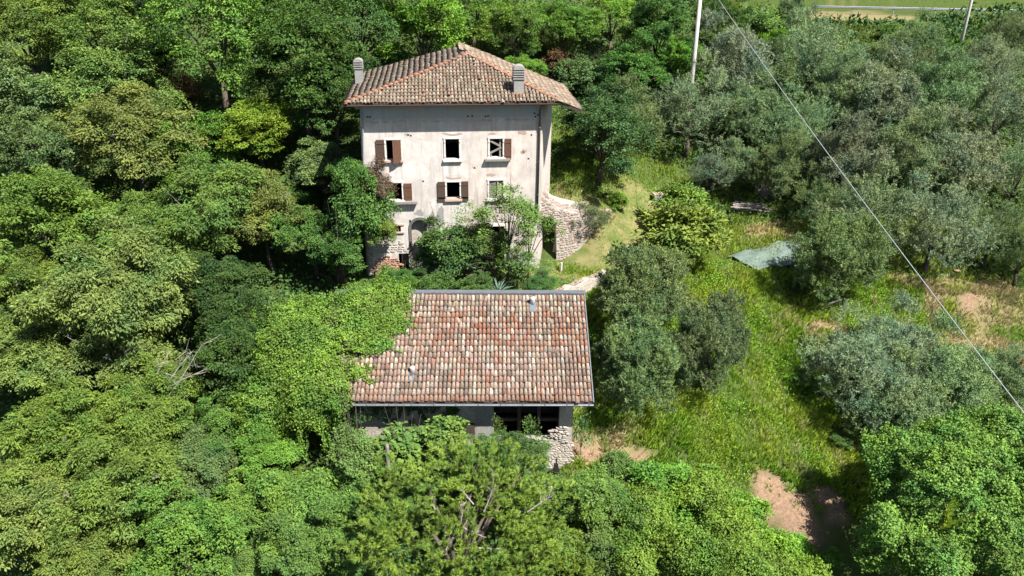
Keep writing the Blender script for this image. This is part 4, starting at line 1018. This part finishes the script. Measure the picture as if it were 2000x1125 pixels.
plant('bush', 850, 560, 40, (.07, .14, .035), 'low bush against the barn ridge left part', .8, dy=40.0)
plant('bush', 790, 555, 34, (.07, .15, .03), 'small dark bush beside the vine mound crest', .8, dy=40.3)
plant('bush', 930, 565, 34, (.09, .16, .04), 'low bush left of the spiky yucca', .7, dy=39.6)
plant('bush', 1060, 555, 30, (.07, .15, .04), 'ivy bush right of the spiky yucca', .6, dy=40.2)
plant('bush', 735, 375, 34, (.13, .10, .06), 'tangle of dry creeper at the left second floor window', 1.5, name='dry_creeper', cat='creeper', dy=43.2)
plant('bush', 700, 430, 58, (.085, .17, .035), 'leafy creeper climbing the farmhouse left front corner', 1.6, name='creeper', cat='creeper', dy=42.7)
plant('bush', 690, 360, 42, (.085, .18, .035), 'upper green creeper beside the left downpipe', 1.2, name='creeper', cat='creeper', dy=43.2)
plant('bush', 745, 455, 34, (.15, .20, .04), 'yellowish creeper leaves below the left lower window', 1.0, name='creeper', cat='creeper', dy=42.6)
plant('bush', 660, 500, 50, (.08, .18, .035), 'green shrub between the vine mound and the creeper', 1.0, dy=41.5)
# in front of the barn
plant('bush', 700, 895, 52, (.14, .22, .055), 'pale green ivy bush left of the grey post', 1.1, dy=29.3)
plant('fig', 790, 880, 50, (.13, .20, .045), 'large leaved fig bush under the barn left window', .8, dy=29.6)
plant('fig', 870, 850, 40, (.14, .22, .045), 'fig shoots against the barn middle window', .7, dy=30.0)
plant('broad', 900, 910, 58, (.09, .16, .04), 'elm bush in front of the barn centre', .9, name='elm_bush', cat='bush', dy=28.8, var=0)
plant('broad', 1000, 890, 60, (.09, .16, .038), 'spiky topped elm bush before the big barn opening', 1.15, name='elm_bush', cat='bush', dy=28.9, var=1)
plant('shoot', 1036, 845, 17, (.12, .2, .045), 'slender elm shoot standing in the big barn opening', 2.3, name='elm_shoot', dy=29.6)
plant('shoot', 1137, 850, 20, (.07, .14, .04), 'dark ivy clump against the barn right wall', 2.0, name='ivy_clump', cat='ivy', dy=32.0)
plant('shoot', 975, 838, 11, (.13, .2, .045), 'thin elm shoot before the barn plaster panel', 2.6, name='elm_shoot', dy=29.9)
plant('broad', 800, 970, 60, (.09, .18, .04), 'green bushy tree between the post and the pine', .8, dy=27.6)
for px, py, r, lb in [(1560, 560, 26, 'low leafy weeds left of the leaning pale pole'), (1690, 770, 34, 'dark bush at the foot of the lower right olives'), (1560, 740, 36, 'leafy bright weeds left of the lower right olives'), (1640, 850, 34, 'dark bramble above the bare red soil'), (1720, 450, 24, 'small weeds under the grove edge')]:
    plant('bush', px, py, r, (.13, .28, .03) if 'bright' in lb else (.08, .15, .035), lb, .45, name='weed_clump', cat='weeds', kk=.3)

# ---- pine
def pine_proto(seed, R, nl, nt, zmin=-.3):
    rs = np.random.RandomState(seed); lob = unit(fib(nl, zmin)+rs.normal(0, .15, (nl, 3))); LC = lob*R*(.68+rs.uniform(-.16, .16, (nl, 1)))
    td = unit(rs.normal(0, 1, (nl, nt, 3))+lob[:, None]*.8+np.array([0, 0, .7])); TC = (LC[:, None]+td*R*.24*rs.uniform(.5, 1.35, (nl, nt, 1))).reshape(-1, 3); td = unit(td.reshape(-1, 3)+np.array([0, 0, .6]))
    n = len(TC); nn = 84; D = unit(td[:, None]*.95+rs.normal(0, .42, (n, nn, 3))); Pp = TC[:, None]+td[:, None]*rs.uniform(-.12, .1, (n, nn, 1))
    Pp = Pp.reshape(-1, 3); D = D.reshape(-1, 3); m = len(Pp)
    V = leafgeo(rs, Pp, D, rs.normal(0, 1, (m, 3)), rs.uniform(.13, .22, m), np.full(m, .02), 0)
    v = np.repeat(rs.uniform(0, 1, nl), nt*nn)*.3+np.repeat(rs.uniform(0, 1, n), nn)*.4+rs.uniform(0, 1, m)*.3
    return npmesh('crown', V, quads(m), M_needle, False, {'v': ('FLOAT', 'FACE', v)}), LC
me, LC = pine_proto(3, 3.6, 84, 14); PROTO['pine'] = (3.6, 1.5, [(me, trunkmesh(44, 3.6, 1.5, LC, .2))])
NAMES['pine'] = 'pine_tree'; CATS['pine'] = 'pine'
pine = plant('pine', 905, 1045, 225, (.20, .31, .048), 'big light green pine with bare grey branches at the bottom centre', .75)
pine2 = plant('pine', 1060, 1130, 120, (.19, .29, .045), 'second pine crown cut by the bottom edge right of centre', .8)
pine3 = plant('pine', 1860, 1165, 95, (.16, .215, .05), 'pine tips rising at the bottom right edge before the ivy mound', .9)
def deadbranch(parent, P0, P1, r, seed, mat, n=6, spread=.5, name='bare_branch', **k):
    rs = random.Random(seed); mb = MB(); P0 = Vector(P0); P1 = Vector(P1); d = P1-P0; L = d.length
    bend = Vector((rs.uniform(-1, 1), rs.uniform(-1, 1), rs.uniform(-.3, 1)))*L*.08
    pts = [P0, P0.lerp(P1, .5)+bend, P1]; mb.tube(pts, [r, r*.7, r*.25], 5)
    for i in range(n):
        t = rs.uniform(.25, .95); b = P0.lerp(P1, t)+bend*(1-abs(2*t-1)); q = (d.normalized()+Vector((rs.uniform(-1, 1), rs.uniform(-1, 1), rs.uniform(-.6, 1)))*.8).normalized()*L*spread*rs.uniform(.3, .8)
        e = b+q; mb.tube([b, b.lerp(e, .5)+Vector((rs.uniform(-1, 1), rs.uniform(-1, 1), rs.uniform(-1, 1)))*L*.05, e], [r*.45, r*.3, r*.12], 4)
        for j in range(2): f = b.lerp(e, rs.uniform(.4, .9)); g = f+Vector((rs.uniform(-1, 1), rs.uniform(-1, 1), rs.uniform(-.5, 1)))*L*spread*.28; mb.tube([f, g], [r*.25, r*.1], 3)
    return mb.build(name, mat, parent, **k)
def rp(px, py, y): r = ray(px, py); return r*(y/r.y)
pl0 = pine.location
yq = pl0.y
for k, (a, b, dy_) in enumerate([((945, 1000), (965, 935), -1.9), ((925, 985), (900, 955), -1.8), ((880, 1060), (905, 1028), -2.4), ((885, 1050), (870, 1075), -2.5), ((905, 1030), (950, 1050), -2.3), ((900, 1020), (905, 985), -2.0), ((1030, 1000), (1085, 965), -1.7), ((935, 1070), (975, 1072), -2.4), ((850, 995), (845, 985), -1.7)]):
    pt = [rp(*q, yq+dy_)-pl0 for q in (a, b)]
    deadbranch(pine, pt[0], pt[1], .026, k, M_deadwood, 5)
# bare forked branches over the shaded hollow
db_ = empty('dead_tree', at_ground(330, 800), 0, label='bare grey forked branches reaching over the shaded hollow', cat='dead tree')
o0 = db_.location; yb = rp(330, 800, 1)
Yb = 31.6
base_ = rp(310, 800, Yb)
mbt = MB(); mbt.tube([Vector((0, 0, -.3)), (base_-o0)], [.12, .07], 6); mbt.build('trunk', M_deadwood, db_)
for k, (a, b) in enumerate([((310, 800), (395, 672)), ((325, 760), (400, 722)), ((300, 770), (325, 695)), ((310, 800), (370, 770)), ((330, 745), (375, 690))]): deadbranch(db_, rp(*a, Yb)-o0, rp(*b, Yb)-o0, .04, k+30, M_deadwood, 4, .45)
for k, o in enumerate([o for o in list(COL.objects) if o.name.startswith('chestnut_tree')][::2]):
    c = [q for q in o.children if q.name.startswith('crown')][0]; s_ = c.scale.x*3.2
    for j in range(3): a = rnd.uniform(3.6, 5.9); p = Vector((math.cos(a)*.75, math.sin(a)*.75, rnd.uniform(.1, .6)))*s_+Vector((0, 0, c.location.z)); deadbranch(o, p*.98, p+Vector((math.cos(a)*.4, math.sin(a)*.4, .5))*rnd.uniform(.6, 1.5), .02, k*7+j, M_deadwood, 4, .5)
# grey brush heap and rusty dead branches
g = at_ground(1500, 385)
bh = empty('brush_heap', g, 0, label='grey heap of dry twigs behind the timber pile', cat='brushwood')
for k in range(26): a = rnd.uniform(0, 6.28); deadbranch(bh, (rnd.uniform(-.7, .7), rnd.uniform(-.4, .4), 0), (math.cos(a)*1.2, math.sin(a)*.6, rnd.uniform(.5, 1.4)), .022, k, M_deadwood, 4, .5, 'twig')
g = at_ground(1410, 285)
bh = empty('dead_branch', g, 0, label='rusty orange dead branches at the dark edge of the olives', cat='branch')
for k in range(7): deadbranch(bh, (-.9, 0, .2+k*.05), (rnd.uniform(.6, 1.2), rnd.uniform(-.4, .4), rnd.uniform(.1, .9)), .03, k+60, M_redtwig, 5, .4, 'twig')
# dry creeper stems on facade
cs = empty('dry_creeper', rp(740, 400, 43.6), 0, label='bare brown creeper stems hanging on the farmhouse front left side', cat='creeper')
for k in range(22):
    a = rp(rnd.uniform(715, 780), rnd.uniform(340, 440), 43.75)-cs.location; b = a+Vector((rnd.uniform(-.5, .7), rnd.uniform(-.15, .05), rnd.uniform(-1.1, .3))); deadbranch(cs, a, b, .016, k+90, M_drytwig, 5, .5, 'stem')

# ---- yucca
g = at_ground(972, 572); g = Vector((rp(972, 560, 40.4).x, 40.4, h(rp(972, 560, 40.4).x, 40.4)))
yu = empty('yucca', g, 0, label='spiky blue green yucca in front of the farmhouse, just above the barn ridge', cat='yucca')
def blade(L, w): 
    mb = MB(); n = 5; P = [(0, L*t, .5*L*math.sin(1.9*t)*.55) for t in [k/n for k in range(n+1)]]; ww = [w*.6, w, w, w*.8, w*.5, .003]
    for k in range(n): mb.quad((-ww[k], P[k][1], P[k][2]), (0, P[k][1], P[k][2]-.015), (0, P[k+1][1], P[k+1][2]-.015), (-ww[k+1], P[k+1][1], P[k+1][2])); mb.quad((0, P[k][1], P[k][2]-.015), (ww[k], P[k][1], P[k][2]), (ww[k+1], P[k+1][1], P[k+1][2]), (0, P[k+1][1], P[k+1][2]-.015))
    return mb.mesh('leaf', simple('yucca_leaf', (.17, .26, .19), (.11, .19, .13), 8, .5))
bm_ = [blade(.95, .035), blade(.7, .03)]
mb = MB(); mb.tube([(0, 0, -.2), (.05, 0, .5)], .09, 7); mb.build('trunk', M_bark, yu)
for k in range(48):
    o = bpy.data.objects.new('leaf', bm_[k % 2]); COL.objects.link(o); o.parent = yu; o.location = (.05, 0, .5); o.rotation_euler = (rnd.uniform(-.5, .9), 0, k*2.4)

# ---- leaf shells (vines and ivy over lumps)
def shell(name, lumps, dens, L, W_, tint, label, cat, mat=None, seed=1, strands=(), keep=None):
    rs = np.random.RandomState(seed); Ps = []; Ns = []; Vn = []
    C = np.array([l[:3] for l in lumps]); Rr_ = np.array([l[3:6] for l in lumps])
    for i in range(len(lumps)):
        a, b, c = Rr_[i]; area = 4*math.pi*(((a*b)**1.6+(a*c)**1.6+(b*c)**1.6)/3)**(1/1.6); n = int(area*dens)
        d = unit(rs.normal(0, 1, (n, 3))); p = C[i]+d*Rr_[i]; nn = unit(d/Rr_[i])
        bump = (vnoise(p[:, 0]+p[:, 2]*.7, p[:, 1]+p[:, 2]*.9, .55, 11)-.5)*.55+(vnoise(p[:, 0]-p[:, 2], p[:, 1]+p[:, 2]*.4, .25, 12)-.5)*.45
        bump = bump+(vnoise(p[:, 0]+p[:, 2]*.5, p[:, 1]-p[:, 2]*.7, 1.4, 14)-.5)*.9
        p = p+nn*(bump+rs.uniform(-.4, .1, n))[:, None]
        ok = nn[:, 2] > -.55
        for j in range(len(lumps)):
            if j != i: ok &= (((p-C[j])/(Rr_[j]-.25))**2).sum(1) > 1
        ok &= p[:, 2] > hv(p[:, 0], p[:, 1])-.1
        if keep is not None: ok &= keep(p)
        Ps.append(p[ok]); Ns.append(nn[ok]); Vn.append(bump[ok])
    p = np.concatenate(Ps); nn = np.concatenate(Ns); bu = np.concatenate(Vn)
    k = rs.choice(len(p), max(1, len(p)//260)); ex = []
    for i in k:
        if nn[i, 2] < .1: continue
        d = unit(nn[i]*.6+np.array([0, 0, .9])+rs.normal(0, .35, 3)); ex.append((tuple(p[i]), tuple(p[i]+d*rs.uniform(.25, .75)), -.02, 24))
    for (s0, s1, sag, cnt) in list(strands)+ex:
        t = rs.uniform(0, 1, cnt); q = np.array(s0)*(1-t[:, None])+np.array(s1)*t[:, None]; q[:, 2] -= sag*4*t*(1-t); q += rs.normal(0, .045, q.shape)
        p = np.concatenate([p, q]); nn = np.concatenate([nn, unit(rs.normal(0, 1, q.shape)+np.array([0, -1, .3]))]); bu = np.concatenate([bu, rs.uniform(-.1, .3, cnt)])
    m = len(p); D = unit(rs.normal(0, 1, (m, 3)))*.8+np.array([0, -.1, -.35]); N2 = nn+np.array([0, 0, .5])+rs.normal(0, .42, (m, 3))
    Ls = L*rs.uniform(.6, 1.3, m); V = leafgeo(rs, p, D, N2, Ls, Ls*W_, .15); o0 = C.mean(0)
    o0[2] = h(o0[0], o0[1]); V = V-o0
    v = np.clip(rs.uniform(0, 1, m)*.5+vnoise(p[:, 0], p[:, 1]+p[:, 2], .8, 13)*.5, 0, 1)
    me = npmesh(name, V, quads(m), mat or M_leaf, False, {'v': ('FLOAT', 'FACE', v)})
    root = empty(name, o0, 0, label=label, cat=cat); link('foliage', me, root, color=tint)
    return root
def barn_w(u, v, w): return BO+Vector((u*math.cos(BR)-v*math.sin(BR), u*math.sin(BR)+v*math.cos(BR), w))
def lump(u, v, w, a, b, c): p = barn_w(u, v, w); return (p.x, p.y, p.z, a, b, c)
lumps = [lump(.2, 4.2, 5.9, 2.2, 2.4, 1.5), lump(2.2, 5.4, 6.6, 1.9, 1.7, .95), lump(-1.6, 3.2, 4.6, 1.8, 2.2, 2.0), lump(-1.8, 5.4, 5.4, 2.0, 1.9, 1.6), lump(.1, 1.9, 4.9, 1.6, 2.0, 1.1), lump(3.0, 4.6, 6.3, 1.1, 1.2, .5),
         lump(1.6, 3.6, 5.9, 1.3, 1.8, .8), lump(-.4, .6, 4.1, 1.2, 1.2, 1.2), lump(.9, .6, 4.5, .75, 1.2, .6), lump(-2.8, 1.5, 3.0, 1.5, 1.8, 2.0), lump(-3.4, 4.0, 3.4, 1.3, 1.8, 2.0), lump(2.5, 3.1, 5.85, .8, 1.0, .35), lump(1.5, 2.0, 5.2, .8, 1.3, .4), lump(3.3, 5.5, 6.75, .8, .7, .35)]
st = []
for k in range(17):
    u = -1.0+k*.14+rnd.uniform(-.05, .05); a = barn_w(u, -.15+rnd.uniform(-.2, .3), 4.1); b = a+Vector((rnd.uniform(-.3, .5), rnd.uniform(-.3, .1), -rnd.uniform(.8, 3.0))); st.append((tuple(a), tuple(b), rnd.uniform(-.1, .3), int(70*(a-b).length)))
shell('vine_mound', lumps, 800, .092, .8, (.14, .24, .034), 'bright green vine mound covering the left part of the barn roof', 'vine', strands=st, seed=4)
# thin runners over the tiles at the vine edge
rs = np.random.RandomState(9); run = []
for k in range(46):
    u = rs.uniform(1.6, 4.6); s = rs.uniform(.4, 6.2)
    if u > 1.5+s*.42+.4: continue
    a = OB+Vector((u, 0, 0))+db*s; a = barn_w(a.x, a.y, a.z+.18); b = a+Vector((rs.uniform(.2, .8), rs.uniform(-.4, .4), 0)); b.z = a.z+(b.y-a.y)*math.tan(pb)+.02; run.append((tuple(a), tuple(b), 0, 70))
shell('vine_runners', [lump(1.5, 2.6, 5.0, .2, .2, .2)], 200, .09, .75, (.15, .22, .04), 'thin vine runners creeping over the tiles at the mound edge', 'vine', strands=run, seed=8)
# ivy on the barn front wall (dark, in the eave shade)
rs = np.random.RandomState(5); st = []
for k in range(60):
    u = rs.uniform(.4, 6.6) if k < 44 else rs.uniform(4, 7.3); w0 = rs.uniform(1.2, 4.2)
    if 2.7 < u < 3.8 and 1.2 < w0 < 2.7: continue
    a = barn_w(u, .62, w0); st.append((tuple(a), tuple(a+Vector((rs.uniform(-.5, .5), 0, -rs.uniform(.3, .9)))), 0, 110))
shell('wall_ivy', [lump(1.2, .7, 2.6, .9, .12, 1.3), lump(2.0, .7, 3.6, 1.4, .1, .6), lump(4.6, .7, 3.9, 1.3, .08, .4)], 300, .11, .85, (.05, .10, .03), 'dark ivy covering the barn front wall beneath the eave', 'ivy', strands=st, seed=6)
# ivy mound lower right
def lp(px, py, y, a, b, c): p = rp(px, py, y); return (p.x, p.y, p.z, a, b, c)
lumpR = [lp(1830, 960, 28.5, 2.1, 2.0, 2.3), lp(1905, 930, 29.0, 2.0, 2.0, 2.2), lp(1930, 1050, 26.5, 2.2, 1.8, 2.0), lp(1990, 980, 28.0, 1.6, 1.8, 2.4), lp(1760, 900, 30.0, 1.1, 1.2, 1.2), lp(1860, 860, 30.8, 1.6, 1.4, 1.3), lp(1960, 850, 31.0, 1.6, 1.5, 1.3), lp(1745, 980, 28.8, .9, 1.0, 1.6), lp(1722, 1050, 27.3, .8, 1.0, 1.7), lp(1705, 880, 31, .8, .8, .8), lp(1800, 880, 30.4, .9, .9, .8), lp(1880, 1000, 26.9, 1.0, .9, .9), lp(1780, 1040, 27.0, .8, .8, .8), lp(1840, 1100, 25.5, 1.5, 1.2, 1.3), lp(2000, 1110, 25, 1.8, 1.4, 1.6)]
shell('ivy_mound', lumpR, 760, .10, .8, (.145, .265, .045), 'huge rounded mound of bright ivy in the lower right corner', 'ivy', seed=21)
# thicket shell at the bottom, right of the pine
lumpT = [lp(1260, 1000, 27.5, 1.3, 1.2, .9), lp(1360, 960, 28.8, 1.3, 1.1, .8), lp(1430, 1040, 26.6, 1.3, 1.2, .9), lp(1510, 1110, 25.0, 1.1, 1.1, .7), lp(1340, 1070, 25.8, 1.4, 1.2, .9), lp(1240, 1090, 25.4, 1.2, 1.1, .9), lp(1460, 1120, 24.8, 1.4, 1.1, .8), lp(1180, 960, 28.5, .9, .9, .7), lp(1580, 1120, 24.8, .9, .9, .7)]
shell('bramble_thicket', lumpT, 700, .092, .7, (.155, .25, .032), 'bright yellow green bramble thicket below the slope at the bottom right of centre', 'thicket', seed=31)
# yellow flowers on the brooms
rs = np.random.RandomState(3); M_flower = simple('yellow_flower', (.72, .52, .03), (.6, .42, .03), 9)
for o in [o for o in COL.objects if o.name.startswith('broom_bush') and o.get('label', '').find('yellow') >= 0]:
    c = [q for q in o.children if q.name.startswith('crown')][0]; n = 260; d = unit(rs.normal(0, 1, (n, 3))+np.array([.2, -.3, .5])); p = d*1.35*c.scale.x*rs.uniform(.85, 1.12, (n, 1))+np.array([0, 0, c.location.z])
    V = leafgeo(rs, p, rs.normal(0, 1, (n, 3)), rs.normal(0, 1, (n, 3)), np.full(n, .09), np.full(n, .07)); link('flowers', npmesh('flowers', V, quads(n), M_flower), o, kind='stuff')

# ---- grass, weeds and undergrowth
rs = np.random.RandomState(77)
def grass(n, xr, yr, name, Lr, Wr, pal, accept, lean=.45, seed=0, nb=6):
    rs = np.random.RandomState(seed); x = rs.uniform(*xr, n); y = rs.uniform(*yr, n); ok = accept(x, y, rs); x, y = x[ok], y[ok]; n = len(x)
    so_, la_, dr_ = masks(x, y); big = .5+1.1*vnoise(x, y, 1.1, 21)
    tint = vnoise(x, y, 1.7, 31); t2 = vnoise(x, y, .6, 32)
    c0 = np.array(pal[0])[None]*(1-tint[:, None])+np.array(pal[1])[None]*tint[:, None]; straw = np.array(pal[2])[None]; k = np.clip(dr_*1.0+(t2-.62)*1.6, 0, 1)[:, None]; c = c0*(1-k)+straw*k
    xx = np.repeat(x, nb); yy = np.repeat(y, nb); m = len(xx); xx = xx+rs.normal(0, .04, m); yy = yy+rs.normal(0, .04, m); zz = hv(xx, yy)-.02
    L = rs.uniform(*Lr, m)*np.repeat(big*(1-la_*.7)*(1-so_*.5), nb); a = rs.uniform(0, 6.28, m); ln = rs.uniform(.1, lean, m)*L*1.4
    dx = np.cos(a)*ln; dy = np.sin(a)*ln-L*.12; wx = -np.sin(a)*Wr; wy = np.cos(a)*Wr
    B = np.stack([xx, yy, zz], 1); w = np.stack([wx, wy, np.zeros(m)], 1); M_ = B+np.stack([dx*.35, dy*.35, L*.6], 1); T = B+np.stack([dx, dy, L*.95], 1)
    V = np.stack([B-w, B+w, M_+w*.8, T], 1).reshape(-1, 3)
    col = np.repeat(c, nb, 0)*rs.uniform(.7, 1.3, (m, 1))*.9; col = np.concatenate([col, np.ones((m, 1))], 1)
    link(name, npmesh(name, V, quads(m), M_blade, False, {'gc': ('FLOAT_COLOR', 'FACE', col)}), kind='stuff')
def inside_building(x, y):
    u, v = local(HO, HR, x, y); a = (u > .6) & (u < 12.2) & (v > .6) & (v < 8.4); u, v = local(BO, BR, x, y); return a | ((u > 0) & (u < 12.2) & (v > .5) & (v < 6.2))
def acc(x, y, rs):
    so_, la_, dr_ = masks(x, y); return (~inside_building(x, y)) & (rs.rand(len(x)) > so_*.88) & ~((x > 13.4) & (y < 31.2))
grass(42000, (2.5, 36), (24.5, 45), 'slope_grass', (.16, .42), .016, ((.16, .31, .03), (.34, .41, .05), (.48, .41, .22)), acc, seed=1)
grass(22000, (0, 38), (44.5, 60), 'terrace_grass', (.10, .32), .02, ((.17, .29, .035), (.31, .38, .06), (.46, .39, .18)), acc, seed=2)
grass(6000, (18, 60), (72, 82), 'upper_bank_grass', (.2, .4), .035, ((.14, .22, .03), (.28, .32, .05), (.45, .36, .14)), acc, seed=3, nb=4)
def ground_leaves(n, xr, yr, name, Lr, tint, hgt, accept, seed):
    rs = np.random.RandomState(seed); x = rs.uniform(*xr, n); y = rs.uniform(*yr, n); hh = hgt(x, y); ok = accept(x, y, rs) & (hh > .03); x, y, hh = x[ok], y[ok], hh[ok]; m = len(x)
    z = hv(x, y)+hh*rs.uniform(.25, 1.05, m); p = np.stack([x, y, z], 1); N_ = np.array([0, -.25, 1])+rs.normal(0, .45, (m, 3)); D = rs.normal(0, 1, (m, 3)); L = rs.uniform(*Lr, m)
    V = leafgeo(rs, p, D, N_, L, L*.6); v = np.clip(vnoise(x, y, .9, seed+1)*.6+rs.rand(m)*.45, 0, 1)
    link(name, npmesh(name, V, quads(m), M_leaf, False, {'v': ('FLOAT', 'FACE', v)}), color=tint, kind='stuff')
def weedh(x, y): return np.clip((vnoise(x, y, 1.6, 41)-.42)*1.6, 0, .6)*(1-masks(x, y)[1])*(1-masks(x, y)[0])
ground_leaves(60000, (2.5, 27), (25, 46), 'slope_weeds', (.05, .11), (.17, .34, .03), weedh, lambda x, y, rs: acc(x, y, rs) & (masks(x, y)[2] < .6), 51)
rs = np.random.RandomState(8); n = 900; x = rs.uniform(8, 32, n); y = rs.uniform(27, 46, n); so2 = masks(x, y)[0]; ok = so2 > .4; x, y = x[ok], y[ok]; m = len(x); r_ = rs.uniform(.02, .07, m)[:, None]
oct_ = np.array([[1, 0, 0], [0, 1, 0], [-1, 0, 0], [0, -1, 0], [0, 0, .8]])
V = (np.stack([x, y, hv(x, y)], 1)[:, None]+oct_[None]*r_[:, :, None]*rs.uniform(.6, 1.3, (m, 5, 1))).reshape(-1, 3)
Ft = np.array([[0, 1, 4], [1, 2, 4], [2, 3, 4], [3, 0, 4]]); Ft = (Ft[None]+np.arange(m)[:, None, None]*5).reshape(-1, 3)
link('loose_stones', npmesh('loose_stones', V, Ft, M_stone_g), kind='stuff')
def under(x, y): return .25+1.5*np.clip(vnoise(x, y, 2.4, 61)-.25, 0, 1)
def unacc(x, y, rs):
    openg = ((x > 2.0) & (x < 26) & (y > 27) & (y < 46)) | ((x > 1.5) & (x < 34) & (y > 44) & (y < 51)) | ((x > 1.5) & (x < 14) & (y > 44) & (y < 58)) | ((x > 24) & (x < 40) & (y > 37) & (y < 51)) | ((x > -9.5) & (x < 4.2) & (y > 37.2) & (y < 45))
    return (~inside_building(x, y)) & (~openg)
ground_leaves(150000, (-38, 42), (15, 80), 'undergrowth', (.16, .32), (.055, .115, .03), under, unacc, 71)
ground_leaves(90000, (-60, 75), (78, 125), 'hill_scrub', (.35, .7), (.06, .12, .032), lambda x, y: .3+2.2*np.clip(vnoise(x, y, 3.5, 63)-.3, 0, 1), lambda x, y, rs: ~((x > 20) & (y > 79) & (y < 91)), 73)
ground_leaves(60000, (36, 75), (15, 80), 'side_scrub', (.25, .45), (.06, .12, .032), under, lambda x, y, rs: x > 38, 74)
def gard(x, y): return .05+.35*np.clip(vnoise(x, y, 1.0, 81)-.35, 0, 1)
ground_leaves(16000, (-10, 4.5), (37.2, 44), 'garden_ground_cover', (.06, .14), (.09, .17, .035), gard, lambda x, y, rs: ~inside_building(x, y), 82)
